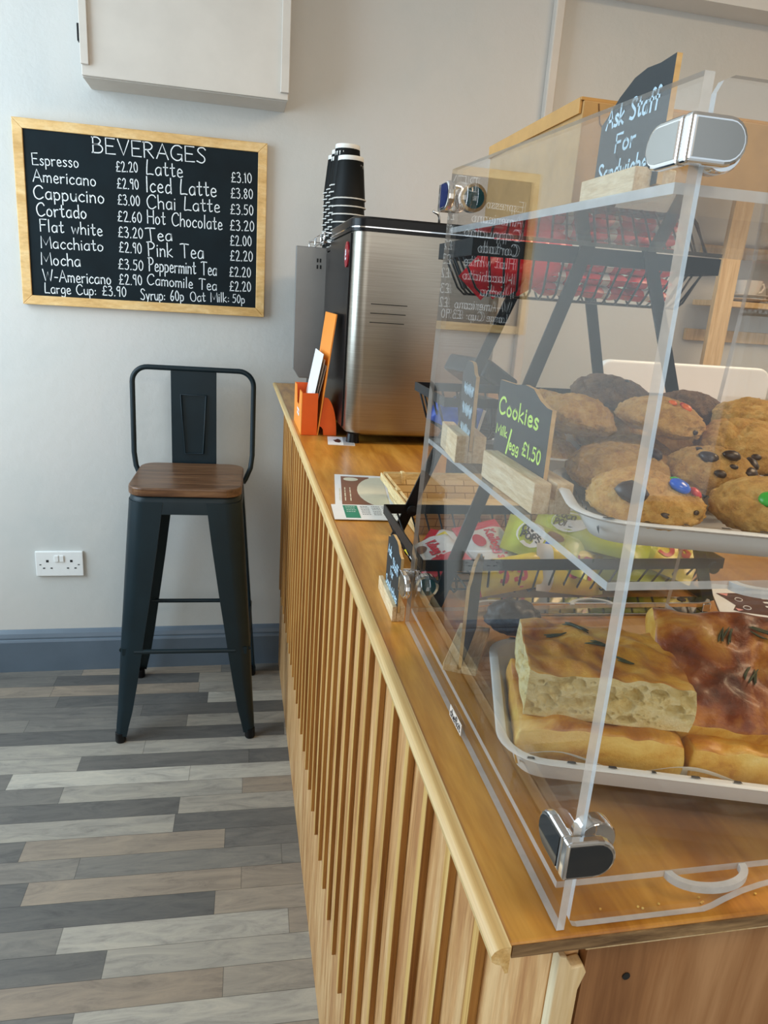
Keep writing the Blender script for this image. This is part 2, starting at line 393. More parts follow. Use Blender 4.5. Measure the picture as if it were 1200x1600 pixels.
class MB:
    def __init__(self): self.v, self.f, self.mi = [], [], []

    def add(self, vs, fs, m=0):
        o = len(self.v)
        self.v += [Vector(p) for p in vs]
        self.f += [tuple(i+o for i in f) for f in fs]
        self.mi += [m]*len(fs)
        return self

    def box(self, x0, x1, y0, y1, z0, z1, m=0):
        vs = [(x, y, z) for x in (x0, x1) for y in (y0, y1) for z in (z0, z1)]
        return self.add(vs, [(0, 1, 3, 2), (4, 6, 7, 5), (0, 4, 5, 1), (2, 3, 7, 6), (0, 2, 6, 4), (1, 5, 7, 3)], m)

    def bar(self, p0, p1, w, t, side=(1, 0, 0), m=0):
        """flat bar of width w along 'side' and thickness t"""
        p0, p1 = Vector(p0), Vector(p1); d = (p1-p0).normalized(); s = Vector(side); s = (s-d*s.dot(d)).normalized(); n = d.cross(s)
        vs = [p+s*(a*w/2)+n*(b*t/2) for p in (p0, p1) for a, b in ((-1, -1), (1, -1), (1, 1), (-1, 1))]
        return self.add(vs, [(3, 2, 1, 0), (4, 5, 6, 7), (0, 1, 5, 4), (1, 2, 6, 5), (2, 3, 7, 6), (3, 0, 4, 7)], m)

    def tube(self, pts, r, n=8, closed=False, m=0, rs=None):
        pts = [Vector(p) for p in pts]; k = len(pts); rings = []
        ref = None
        for i, p in enumerate(pts):
            a = pts[(i-1) % k] if (closed or i > 0) else p
            b = pts[(i+1) % k] if (closed or i < k-1) else p
            d = (b-a).normalized()
            if ref is None: ref = d.orthogonal().normalized()
            ref = (ref-d*ref.dot(d)).normalized(); bn = d.cross(ref)
            rr = rs[i] if rs else r
            rings.append([p+ref*(rr*math.cos(2*PI*j/n))+bn*(rr*math.sin(2*PI*j/n)) for j in range(n)])
        vs = [q for g in rings for q in g]; fs = []
        for i in range(k if closed else k-1):
            a, b = i*n, ((i+1) % k)*n
            fs += [(a+j, a+(j+1) % n, b+(j+1) % n, b+j) for j in range(n)]
        if not closed: fs += [tuple(range(n-1, -1, -1)), tuple((k-1)*n+j for j in range(n))]
        return self.add(vs, fs, m)

    def lathe(self, prof, n=24, c=(0, 0, 0), m=0, ms=None):
        c = Vector(c); vs = []
        for r, z in prof: vs += [c+Vector((r*math.cos(2*PI*j/n), r*math.sin(2*PI*j/n), z)) for j in range(n)]
        for i in range(len(prof)-1):
            fs = [(i*n+j, i*n+(j+1) % n, (i+1)*n+(j+1) % n, (i+1)*n+j) for j in range(n)]
            o = len(self.v) if i == 0 else o
            if i == 0: self.v += vs
            self.f += [tuple(q+o for q in f) for f in fs]; self.mi += [ms[i] if ms else m]*len(fs)
        if prof[0][0] > 1e-5: self.f.append(tuple(o+j for j in range(n-1, -1, -1))); self.mi.append(ms[0] if ms else m)
        if prof[-1][0] > 1e-5: self.f.append(tuple(o+(len(prof)-1)*n+j for j in range(n))); self.mi.append(ms[-1] if ms else m)
        return self

    def prism(self, poly, o, ex, ey, ez, m=0, me=None):
        """polygon in (ex, ey) at o, extruded by the vector ez; caps m, sides me"""
        o, ex, ey, ez = map(Vector, (o, ex, ey, ez)); n = len(poly)
        a = [o+ex*x+ey*y for x, y in poly]; vs = a+[p+ez for p in a]
        self.add(vs, [tuple(range(n-1, -1, -1)), tuple(range(n, 2*n))], m)
        q = len(self.v)-2*n
        self.f += [(q+i, q+(i+1) % n, q+n+(i+1) % n, q+n+i) for i in range(n)]; self.mi += [m if me is None else me]*n
        return self

    def grid(self, fn, nu, nv, m=0):
        vs = [fn(i/nu, j/nv) for j in range(nv+1) for i in range(nu+1)]
        return self.add(vs, [(j*(nu+1)+i, j*(nu+1)+i+1, (j+1)*(nu+1)+i+1, (j+1)*(nu+1)+i) for j in range(nv) for i in range(nu)], m)

    def xf(self, M):
        self.v = [M @ p for p in self.v]; return self

    def build(self, name, mats, parent=None, smooth=False, bevel=0.0, seg=2, off=None, sharp=None):
        if not isinstance(mats, (list, tuple)): mats = [mats]
        me = bpy.data.meshes.new(name)
        o_ = Vector(off) if off is not None else Z0
        me.from_pydata([tuple(p-o_) for p in self.v], [], self.f)
        for m in mats: me.materials.append(m)
        for p, i in zip(me.polygons, self.mi): p.material_index = i; p.use_smooth = smooth
        bm = bmesh.new(); bm.from_mesh(me); bmesh.ops.recalc_face_normals(bm, faces=bm.faces); bm.to_mesh(me); bm.free()
        if smooth and sharp: me.set_sharp_from_angle(angle=math.radians(sharp))
        o = bpy.data.objects.new(name, me); COL.objects.link(o)
        if parent is not None: o.parent = parent
        if bevel:
            b = o.modifiers.new('bevel', 'BEVEL'); b.width = bevel; b.segments = seg; b.limit_method = 'ANGLE'; b.angle_limit = math.radians(40)
        return o


def tag(o, label, cat, group=None):
    o['label'] = label; o['category'] = cat
    if group: o['group'] = group
    return o


def thing(name, label, cat, loc=(0, 0, 0), rz=0.0, group=None):
    o = bpy.data.objects.new(name, None); COL.objects.link(o)
    o.empty_display_size = 0.05; o.location = loc; o.rotation_euler = (0, 0, rz)
    return tag(o, label, cat, group)


def struct(name, mb, m, **k):
    o = mb.build(name, m, **k); o['kind'] = 'structure'; return o


def copy_tree(o, parent=None):
    c = o.copy(); COL.objects.link(c)
    if parent is not None: c.parent = parent
    for ch in [x for x in bpy.data.objects if x.parent == o]: copy_tree(ch, c)
    return c


# ------------------------------------------------------------------ handwriting (single strokes drawn as chalk ribbons)
GL = {
 'A': (.70, "0,0 .35,1 .7,0|.12,.36 .58,.36"), 'B': (.6, "0.03,0 0.03,1|~-.03,.98 .3,.98 .48,.8 .36,.58 .03,.53|~.03,.53 .42,.5 .58,.28 .42,.04 -.04,0"),
 'C': (.68, "~.66,.80 .52,.97 .26,.94 .06,.68 .02,.38 .14,.08 .38,-.02 .66,.14"), 'D': (.65, "0,0 0,1|~0,1 .4,.92 .62,.5 .4,.08 0,0"),
 'E': (.55, ".54,1 .02,1 .02,0 .55,.02|.02,.52 .44,.52"), 'F': (.52, ".54,1 .03,1 .03,0|.03,.53 .42,.54"),
 'G': (.7, "~.66,.84 .5,.98 .22,.92 .03,.6 .06,.2 .3,0 .55,.06 .66,.24|.40,.42 .67,.42 .67,0"), 'H': (.6, "0,0 0,1|.58,0 .58,1|0,.52 .58,.52"),
 'I': (.12, ".05,0 .05,1"), 'K': (.58, "0,0 0,1|.5,1 .02,.45 .56,0"), 'L': (.52, "~.1,1 .05,.5 .02,.06 .08,.02 .3,.04 .52,.02"),
 'M': (.82, "0,0 .04,1 .4,.25 .76,1 .82,0"), 'N': (.65, "0,0 0,1 .6,0 .62,1"), 'O': (.68, "~.34,1 .08,.8 .02,.45 .14,.1 .36,0 .58,.12 .66,.5 .56,.86 .34,1"),
 'P': (.55, ".06,0 .06,1|~-.06,.98 .3,.99 .52,.8 .4,.54 .06,.47"), 'R': (.6, ".04,0 .04,1|~-.04,.98 .3,.99 .5,.78 .38,.55 .04,.50|.2,.5 .58,0"),
 'S': (.54, "~.52,.86 .38,.99 .15,.95 .08,.75 .26,.56 .46,.38 .48,.15 .3,0 .02,.1"), 'T': (.66, "~-.02,.95 .2,1 .66,.96|.32,.98 .32,0"),
 'U': (.6, "~0,1 .02,.3 .28,0 .56,.3 .6,1"), 'V': (.66, "0,1 .33,0 .66,1"), 'W': (.95, "0,1 .22,0 .48,.8 .72,0 .95,1"), 'Y': (.6, "0,1 .3,.48|.6,1 .3,.48 .3,0"),
 'a': (.46, "~.42,.5 .22,.56 .04,.38 .04,.12 .18,0 .36,.1 .42,.4|.43,.54 .43,.02"), 'b': (.44, "0.02,1 .02,0|~.02,.4 .22,.56 .42,.38 .38,.08 .18,0 .02,.12"),
 'c': (.4, "~.4,.46 .24,.56 .05,.38 .04,.14 .2,0 .4,.08"), 'd': (.46, "~.42,.48 .2,.56 .04,.36 .05,.1 .2,0 .42,.16|.43,1 .43,0"),
 'e': (.42, "~.05,.28 .38,.32 .34,.5 .18,.56 .04,.36 .08,.08 .24,0 .42,.08"), 'f': (.34, "~.36,.94 .24,1 .14,.82 .14,.4 .14,0|.0,.55 .3,.56"),
 'g': (.46, "~.42,.5 .2,.56 .04,.36 .08,.1 .24,.06 .42,.22|~.43,.54 .43,-.1 .3,-.3 .04,-.24"), 'h': (.44, ".02,1 .02,0|~.02,.36 .2,.55 .38,.46 .41,.2 .41,0"),
 'i': (.1, ".05,.54 .05,0|.05,.74 .06,.78"), 'k': (.42, ".02,1 .02,0|.36,.55 .04,.25 .42,0"), 'l': (.12, ".05,1 .05,.02"),
 'm': (.66, ".02,.54 .02,0|~.02,.36 .14,.54 .28,.5 .31,.3 .31,0|~.31,.36 .44,.54 .58,.5 .62,.3 .62,0"), 'n': (.42, ".02,.54 .02,0|~.02,.34 .18,.54 .36,.46 .39,.2 .39,0"),
 'o': (.46, "~.22,.56 .05,.42 .04,.14 .2,0 .38,.1 .42,.36 .22,.56"), 'p': (.44, ".02,.54 .02,-.32|~.02,.4 .2,.56 .4,.4 .38,.1 .18,0 .02,.12"),
 'r': (.34, ".02,.54 .04,0|~.04,.3 .14,.5 .34,.52"), 's': (.36, "~.34,.48 .2,.56 .06,.46 .18,.3 .34,.16 .2,0 .02,.06"), 't': (.36, "~.16,.9 .16,.2 .22,.02 .36,.08|.0,.58 .34,.6"),
 'u': (.44, "~.02,.54 .03,.16 .16,0 .34,.1 .41,.5|.41,.54 .42,0"), 'w': (.6, "0,.54 .14,0 .3,.46 .44,0 .58,.54"), 'y': (.44, ".02,.54 .2,.05|.42,.54 .1,-.32"),
 '0': (.5, "~.25,.96 .06,.7 .05,.28 .22,0 .42,.2 .46,.66 .25,.96"), '1': (.2, "~.0,.8 .12,.96|.12,.96 .12,0"), '2': (.5, "~.04,.78 .2,.96 .4,.84 .34,.5 .04,.02|.04,.02 .5,.04"),
 '3': (.46, "~.04,.9 .26,.96 .38,.76 .16,.54|~.16,.54 .42,.44 .38,.1 .2,0 .02,.08"), '4': (.5, ".3,.96 .02,.34 .5,.34|.36,.62 .36,0"), '5': (.48, ".44,.95 .12,.95 .08,.56|~.08,.56 .34,.58 .44,.3 .28,.02 .02,.06"),
 '6': (.46, "~.36,.95 .12,.6 .04,.26 .2,0 .4,.14 .36,.42 .08,.34"), '7': (.46, ".02,.95 .46,.95 .16,0"), '8': (.46, "~.24,.5 .06,.72 .24,.96 .4,.74 .24,.5 .04,.24 .22,0 .42,.22 .24,.5"),
 '9': (.44, "~.38,.84 .2,.96 .05,.74 .2,.54 .38,.7|.40,.94 .34,0"), '£': (.56, "~.52,.84 .36,.97 .2,.8 .22,.4 .04,.04|.04,.05 .54,.05|.06,.45 .42,.47"),
 '.': (.14, ".05,.0 .08,.05"), ':': (.16, ".06,.08 .07,.13|.06,.42 .07,.47"), '-': (.34, ".04,.34 .32,.34"), '/': (.4, "0,-.1 .4,1"), "'": (.12, ".06,1 .04,.84"), ' ': (.36, ""),
}


def strokes(txt):
    x, out = 0.0, []
    for ch in txt:
        w, s = GL[ch]
        for st in s.split('|'):
            if not st: continue
            cur = st[0] == '~'
            P = [tuple(map(float, q.split(','))) for q in st.lstrip('~').split()]
            P = [Vector((a+x+random.uniform(-.012, .012), b+random.uniform(-.012, .012), 0)) for a, b in P]
            if cur and len(P) > 2:
                Q = [P[0]]
                for i in range(len(P)-1):
                    p0, p1, p2, p3 = P[max(0, i-1)], P[i], P[i+1], P[min(len(P)-1, i+2)]
                    for k in range(1, 5):
                        t = k/4
                        Q.append(0.5*((2*p1)+(p2-p0)*t+(2*p0-5*p1+4*p2-p3)*t*t+(3*p1-p0-3*p2+p3)*t**3))
                P = Q
            out.append(P)
        x += w+.16
    return out, x-.16


def write(mb, txt, o, ex, ey, cap, length=None, pen=0.10, m=0):
    """writes txt from o along unit ex, up ey; cap height in metres, fitted to length"""
    st, w = strokes(txt)
    sx = (length/w) if length else cap
    o, ex, ey = Vector(o), Vector(ex), Vector(ey)
    hw = pen*cap*0.5
    for P in st:
        Q = [o+ex*(p.x*sx)+ey*(p.y*cap) for p in P]
        n = len(Q); vs = []
        nz = ex.cross(ey)
        for i in range(n):
            d = (Q[min(n-1, i+1)]-Q[max(0, i-1)])
            d = d.normalized() if d.length > 1e-9 else ex
            s = nz.cross(d)*hw
            e = d*hw*0.8 if i == n-1 else (-d*hw*0.8 if i == 0 else Z0)
            vs += [Q[i]+s+e, Q[i]-s+e]
        mb.add(vs, [(2*i, 2*i+1, 2*i+3, 2*i+2) for i in range(n-1)], m)
    return mb


def scribble(mb, o, ex, ey, length, rows, pitch, pen, m=0, seedv=0):
    """rows of small print seen only as lines"""
    rr = random.Random(seedv); o, ex, ey = Vector(o), Vector(ex), Vector(ey)
    for k in range(rows):
        a = 0.0
        while a < length*0.92:
            w = min(rr.uniform(.12, .3)*length, length-a)
            p = o+ex*a-ey*(k*pitch)
            mb.add([p, p+ex*w, p+ex*w+ey*pen, p+ey*pen], [(0, 1, 2, 3)], m)
            a += w+.05*length
    return mb


def rrect(w, d, r, n=6, cx=0.0, cy=0.0):
    P = []
    for sx, sy, a0 in ((1, 1, 0), (-1, 1, 90), (-1, -1, 180), (1, -1, 270)):
        for k in range(n+1):
            a = math.radians(a0+90*k/n)
            P.append((cx+sx*(w/2-r)+r*math.cos(a), cy+sy*(d/2-r)+r*math.sin(a)))
    return P


# ================================================================== THE ROOM
struct('floor', MB().box(-1.87, 3.0, -4.8, 0.05, -0.05, 0), M_FLOOR)
struct('ceiling', MB().box(-1.87, 3.0, -4.8, 0.05, 2.46, 2.52), M_CEIL)
struct('wall_back', MB().box(-1.87, 3.0, 0, 0.12, 0, 2.46), M_WALL)
struct('wall_right', MB().box(3.0, 3.1, -4.8, 0.12, 0, 2.46), M_WALL)
wl = MB()
wl.box(-1.87, -1.77, -4.8, -1.75, 0, 2.46); wl.box(-1.87, -1.77, -0.15, 0.12, 0, 2.46)
wl.box(-1.87, -1.77, -1.75, -0.15, 0, 0.65); wl.box(-1.87, -1.77, -1.75, -0.15, 2.43, 2.46)
struct('wall_left', wl, M_WALL)
wf = MB()
wf.box(-1.87, 3.0, -4.9, -4.8, 0, 0.45); wf.box(-1.87, 3.0, -4.9, -4.8, 2.42, 2.46); wf.box(2.2, 3.0, -4.9, -4.8, 0.45, 2.42)
struct('wall_front', wf, M_WALL)
w1 = MB()
for y in (-1.75, -0.97, -0.19): w1.box(-1.86, -1.78, y, y+0.04, 0.65, 2.43)
for z in (0.65, 2.39): w1.box(-1.86, -1.78, -1.75, -0.15, z, z+0.04)
struct('window_1', w1, M_WHITE)
w2 = MB()
for x in (-1.86, -0.6, 0.75, 2.15): w2.box(x, x+0.05, -4.88, -4.82, 0.45, 2.42)
struct('window_2', w2, M_WHITE)

# skirting with a moulded top
sk = MB()
prof = [(0, 0), (-0.022, 0), (-0.022, 0.108), (-0.019, 0.114), (-0.016, 0.116), (-0.016, 0.122), (-0.011, 0.134), (-0.005, 0.142), (0, 0.146)]
sk.prism([(y, z) for y, z in prof], (-1.77, 0, 0), (0, 1, 0), (0, 0, 1), (4.77, 0, 0))
struct('baseboard_back', sk, M_GREYPAINT)
# boxed-in pipe and the deeper wall bay on its right
struct('trim_1', MB().box(0.803, 0.832, -0.03, 0, 0.146, 2.46), M_WHITE, bevel=0.004)
ceil_beam = struct('trim_2', MB().box(0.836, 3.0, -0.10, 0, 2.195, 2.46), M_CEIL)

# ================================================================== COUNTER
ct = thing('service_counter', 'wooden service counter with slatted front and orange brown top', 'counter', (0.4, -1.05, 0))
off = (0.4, -1.05, 0)
MB().box(0.008, 0.85, -2.113, -0.004, 0.9915, 1.0).build('countertop', M_TOP, ct, off=off, bevel=0.0015)
MB().box(0.040, 0.055, -2.098, -0.022, 0.0, 0.991).build('front_panel', M_PANEL, ct, off=off)
MB().box(0.056, 0.84, -2.104, -2.090, 0.0, 0.9845).build('end_panel', M_END, ct, off=off)
eb = MB().box(0.0515, 0.84, -2.109, -2.092, 0.985, 0.9888)
eb.build('end_panel_lip', M_PALE, ct, off=off)
po = MB()
po.prism([(0.0, 0), (0.013, 0), (0.0135, 0.955), (0.0165, 0.966), (0.014, 0.9715), (0.008, 0.9705), (0.004, 0.9775), (0, 0.979)], (0.040, -2.106, 0), (1, 0, 0), (0, 0, 1), (0, 0.0075, 0))
po.build('corner_batten', M_PALE, ct, off=off, bevel=0.001)
tp = [(0.0, 0.004), (0.004, 0.001), (0.010, 0.0), (0.010, -0.024), (0.008, -0.034), (0.0065, -0.0335), (0.0055, -0.022), (0.002, -0.019), (-0.001, -0.012), (-0.002, -0.004)]
tr_ = MB()
tp = [(0.0078, 0.0010), (0.003, 0.0008), (-0.0002, -0.0008), (-0.0018, -0.0035), (-0.0014, -0.0065), (0.001, -0.0085), (0.0038, -0.0095), (0.0052, -0.0125), (0.0062, -0.0148), (0.0078, -0.0148), (0.0078, -0.006)]
tr_.prism(tp, (0, -2.116, 1.0), (1, 0, 0), (0, 0, 1), (0, 2.112, 0))
tr_.build('edge_trim', M_TRIM, ct, off=off, smooth=True, sharp=35)
slat_me = None
for k in range(31):
    y = -2.0225+0.0655*k
    if y > -0.05: break
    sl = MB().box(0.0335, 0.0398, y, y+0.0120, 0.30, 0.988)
    sl.mi = [0, 0, 1, 1, 0, 0]      # pale laminated edge to the room, brown veneer with painted-in shade on the two flanks
    sl.build('slat', [M_SLAT, M_VENEER_SHADE], ct, off=off, bevel=0.0006, seg=1)
MB().box(0.0095, 0.85, -2.1140, -2.1131, 0.9918, 0.9985).build('worn_end_edge', M_WORN, ct, off=off)
sc = MB().lathe([(0.0022, 0), (0.0022, 0.0006)], 10)
sc.xf(Matrix.Translation((0.081, -2.1042, 0.958)) @ Matrix.Rotation(PI/2, 4, 'X'))
sc.build('screw_head', M_DARK, ct, off=off)

# ================================================================== MENU BOARD
mb_t = thing('menu_chalkboard', 'framed black chalkboard on wall listing beverages and prices', 'chalkboard', (-0.378, 0, 1.447))
off = (-0.378, 0, 1.447)
TL, TR, BR, BL = (-0.7229, 1.6892), (-0.0334, 1.6927), (-0.0345, 1.2024), (-0.727, 1.1979)


def lerp2(a, b, t): return (a[0]+(b[0]-a[0])*t, a[1]+(b[1]-a[1])*t)


fw = 0.026
inn = [(TL[0]+fw, TL[1]-fw), (TR[0]-fw, TR[1]-fw), (BR[0]-fw, BR[1]+fw), (BL[0]+fw, BL[1]+fw)]
out_ = [TL, TR, BR, BL]
for i in range(4):
    j = (i+1) % 4
    MB().prism([out_[i], out_[j], inn[j], inn[i]], (0, -0.021, 0), (1, 0, 0), (0, 0, 1), (0, 0.019, 0)).build('frame_rail', M_FRAME, mb_t, off=off, bevel=0.0015)
MB().prism([(p[0]+(-.002 if i in (0, 3) else .002), p[1]+(.002 if i < 2 else -.002)) for i, p in enumerate(inn)], (0, -0.016, 0), (1, 0, 0), (0, 0, 1), (0, 0.010, 0)).build('writing_surface', M_BOARD, mb_t, off=off)
LINES = [
("BEVERAGES",-0.517,1.621,-0.209,1.623,0.0400), ("Espresso",-0.677,1.574,-0.556,1.578,0.0295), ("Americano",-0.678,1.531,-0.512,1.534,0.0316),
("Cappucino",-0.679,1.487,-0.492,1.490,0.0348), ("Cortado",-0.674,1.442,-0.542,1.445,0.0352), ("Flat white",-0.668,1.401,-0.501,1.402,0.0327),
("Macchiato",-0.668,1.357,-0.500,1.360,0.0313), ("Mocha",-0.670,1.311,-0.565,1.313,0.0335), ("W-Americano",-0.668,1.266,-0.482,1.269,0.0321),
("Large Cup: £3.90",-0.666,1.232,-0.440,1.237,0.0286),
("£2.20",-0.456,1.577,-0.397,1.581,0.0276), ("£2.90",-0.455,1.533,-0.396,1.536,0.0280), ("£3.00",-0.455,1.490,-0.394,1.492,0.0283),
("£2.60",-0.457,1.445,-0.390,1.447,0.0294), ("£3.20",-0.457,1.402,-0.388,1.404,0.0297), ("£2.90",-0.456,1.361,-0.393,1.362,0.0293),
("£3.50",-0.460,1.314,-0.390,1.314,0.0297), ("£2.90",-0.459,1.270,-0.394,1.273,0.0300),
("Latte",-0.374,1.578,-0.274,1.579,0.0377), ("Iced Latte",-0.375,1.532,-0.179,1.536,0.0401), ("Chai Latte",-0.374,1.488,-0.169,1.494,0.0367),
("Hot Chocolate",-0.374,1.447,-0.162,1.446,0.0360), ("Tea",-0.378,1.399,-0.306,1.404,0.0349), ("Pink Tea",-0.375,1.357,-0.216,1.361,0.0392),
("Peppermint Tea",-0.374,1.315,-0.178,1.315,0.0373), ("Camomile Tea",-0.379,1.276,-0.178,1.272,0.0307), ("Syrup: 60p",-0.399,1.231,-0.275,1.235,0.0310),
("Oat Milk:",-0.255,1.236,-0.140,1.240,0.0277), ("50p",-0.130,1.240,-0.094,1.240,0.0254),
("£3.10",-0.136,1.579,-0.077,1.583,0.0278), ("£3.80",-0.137,1.536,-0.073,1.540,0.0282), ("£3.50",-0.138,1.492,-0.071,1.495,0.0285),
("£3.20",-0.139,1.447,-0.068,1.450,0.0296), ("£2.00",-0.138,1.404,-0.075,1.408,0.0292), ("£2.20",-0.138,1.361,-0.071,1.364,0.0303),
("£2.20",-0.140,1.315,-0.076,1.318,0.0290), ("£2.20",-0.139,1.273,-0.075,1.276,0.0294)]
lt = MB()
for t, x0, z0, x1, z1, h in LINES:
    d = Vector((x1-x0, 0, z1-z0)); ex = d.normalized()
    write(lt, t, (x0, -0.0168, z0), ex, Vector((-ex.z, 0, ex.x)), h, d.length, pen=0.085 if h < .036 else .075)
lt.build('chalk_lettering', M_CHALK, mb_t, off=off)

# ================================================================== WALL CUPBOARD (electric meter box)
cb = thing('wall_cupboard', 'white painted wooden cupboard fixed high on wall above the chalkboard', 'cupboard', (-0.25, 0, 1.78))
off = (-0.25, 0, 1.78)
MB().box(-0.516, 0.014, -0.128, 0, 1.782, 2.46).build('body', M_WHITE, cb, off=off, bevel=0.002)
dr = MB().box(-0.515, 0.016, -0.139, -0.1285, 1.784, 2.44).build('door', M_WHITE, cb, off=off, bevel=0.002)
MB().box(-0.515, -0.495, -0.150, -0.1392, 1.808, 2.44).build('door_batten', M_WHITE, dr, off=off, bevel=0.0015)
MB().box(-0.006, 0.017, -0.150, -0.1392, 1.800, 2.44).build('door_batten', M_WHITE, dr, off=off, bevel=0.0015)
MB().box(-0.523, -0.5162, -0.134, -0.116, 1.862, 1.902).build('hinge', M_BLACK, cb, off=off, bevel=0.001)
MB().box(0.0142, 0.022, -0.06, -0.045, 1.905, 1.955).build('catch', M_WHITE, cb, off=off, bevel=0.001)

# ================================================================== SOCKET
so = thing('wall_socket', 'white double wall socket low on the wall beside the stool', 'socket', (-0.677, 0, 0.383))
off = (-0.677, 0, 0.383)
MB().box(-0.750, -0.604, -0.011, 0, 0.340, 0.426).build('face_plate', M_PLASTIC, so, off=off, bevel=0.003, seg=3)
for s, cx in ((-1, -0.7135), (1, -0.6405)):
    h = MB(); h.box(cx-0.004, cx+0.004, -0.0116, -0.0112, 0.389, 0.397)
    for dx in (-0.0115, 0.0115): h.box(cx+dx-0.0034, cx+dx+0.0034, -0.0116, -0.0112, 0.3665, 0.3705)
    h.box(cx+s*0.022-0.003, cx+s*0.022+0.003, -0.0116, -0.0112, 0.379, 0.382)
    h.build('pin_holes', M_DARK, so, off=off)
    MB().box(-0.677+s*0.008-0.0065, -0.677+s*0.008+0.0065, -0.0155, -0.0112, 0.391, 0.413).build('rocker_switch', M_PLASTIC, so, off=off, bevel=0.0015)

# ================================================================== BAR STOOL
st = thing('bar_stool', 'tall dark metal bar stool with square wooden seat and low back', 'stool', (-0.248, -0.272, 0), math.radians(-1.8))
MB().prism(rrect(0.304, 0.306, 0.05, 8), (0, 0, 0.732), (1, 0, 0), (0, 1, 0), (0, 0, 0.024)).build('seat', M_SEAT, st, bevel=0.004, seg=3)


def loft(mb, rings, m=0, caps=True):
    n = len(rings[0]); vs = [p for g in rings for p in g]; fs = []
    for i in range(len(rings)-1):
        fs += [(i*n+j, i*n+(j+1) % n, (i+1)*n+(j+1) % n, (i+1)*n+j) for j in range(n)]
    if caps: fs += [tuple(range(n-1, -1, -1)), tuple((len(rings)-1)*n+j for j in range(n))]
    return mb.add(vs, fs, m)


# apron: top pan and the folded skirt below it
ap = MB()
loft(ap, [[(x, y, z) for x, y in rrect(w, w, r, 8)] for w, r, z in ((0.286, 0.045, 0.7315), (0.296, 0.048, 0.726), (0.300, 0.05, 0.716), (0.307, 0.055, 0.683), (0.300, 0.052, 0.683), (0.292, 0.046, 0.716), (0.285, 0.042, 0.724))], caps=False)
ap.build('apron', M_METAL, st, smooth=True, sharp=40)
for sx in (-1, 1):
    for sy in (-1, 1):
        # each leg: an L-folded sheet that tapers from the apron corner to the foot
        lg = MB(); rings = []
        for z, half, w in ((0.716, 0.1515, 0.094), (0.60, 0.160, 0.088), (0.45, 0.170, 0.077), (0.30, 0.180, 0.064), (0.18, 0.187, 0.053), (0.10, 0.192, 0.044), (0.05, 0.196, 0.036), (0.022, 0.197, 0.031)):
            t = 0.004; r = min(0.045, w*0.5)
            outl = [(half-w, half)]+[(half-r+r*math.cos(a), half-r+r*math.sin(a)) for a in [PI/2-k*PI/12 for k in range(7)]]+[(half, half-w)]
            r_ = max(r-t, 0.002)
            inl = [(half-t, half-w)]+[(half-r+r_*math.cos(a), half-r+r_*math.sin(a)) for a in [k*PI/12 for k in range(7)]]+[(half-w, half-t)]
            rings.append([(sx*x, sy*y, z) for x, y in outl+inl])
        loft(lg, rings)
        L_ = lg.build('leg', M_METAL, st, smooth=True, sharp=40)
        MB().lathe([(0.0, 0), (0.0135, 0), (0.0150, 0.004), (0.0145, 0.030), (0.0, 0.034)], 14, (sx*0.1845, sy*0.1845, 0)).build('foot_cap', M_BLACKP, L_, smooth=True, sharp=40)
for sy, z in ((-1, 0.283), (1, 0.283)):
    y = sy*0.176
    cr_ = MB().bar((-0.172, y, z), (-0.13, y, z), 0.004, 0.022, (0, 1, 0)).bar((0.13, y, z), (0.172, y, z), 0.004, 0.022, (0, 1, 0))
    cr_.tube([(-0.14, y, z), (0.14, y, z)], 0.0068, 10)
    cr_.build('foot_rail', M_METAL, st, smooth=True, sharp=40)
for sx in (-1, 1):
    x = sx*0.176
    MB().tube([(x, -0.165, 0.283), (x, 0.165, 0.283)], 0.0068, 10).build('foot_rail', M_METAL, st, smooth=True, sharp=40)
br_ = MB()
for sx in (-1, 1):
    for sy in (-1, 1): br_.bar((sx*0.132, sy*0.132, 0.645), (sx*0.004, sy*0.004, 0.688), 0.014, 0.003, (0, 0, 1))
br_.build('under_seat_brace', M_METAL, st)
# back hoop
hp = []
w, zt, zb, r = 0.178, 1.042, 0.735, 0.045
yb = lambda z: 0.152+(z-0.72)*0.06
hp += [(-0.150, 0.140, 0.700), (-0.158, 0.146, 0.712), (-0.172, 0.152, 0.745), (-0.177, yb(0.78), 0.785)]
for k in range(9):
    a = PI-k*PI/16; hp.append((-w+r+r*math.cos(a), yb(zt-r), zt-r+r*math.sin(a)))
for k in range(9):
    a = PI/2-k*PI/16; hp.append((w-r+r*math.cos(a), yb(zt-r), zt-r+r*math.sin(a)))
hp += [(0.177, yb(0.78), 0.785), (0.172, 0.152, 0.745), (0.158, 0.146, 0.712), (0.150, 0.140, 0.700)]
MB().tube(hp, 0.0078, 12).build('back_hoop', M_METAL, st, smooth=True, sharp=50)
bp_ = MB().prism([(-0.067, 0.700), (0.067, 0.700), (0.067, 1.044), (-0.067, 1.044)], (0, yb(0.88)+0.004, 0), (1, 0, 0), (0, 0, 1), (0, 0.003, 0))
bp_ = bp_.build('back_plate', M_METAL, st, bevel=0.001)
em = MB().tube([(-0.037, 0.1605, 0.965), (0.037, 0.1605, 0.965), (0.028, 0.1605, 0.785), (-0.028, 0.1605, 0.785)], 0.0028, 8, closed=True)
em.build('embossed_outline', M_METAL, bp_, smooth=True)

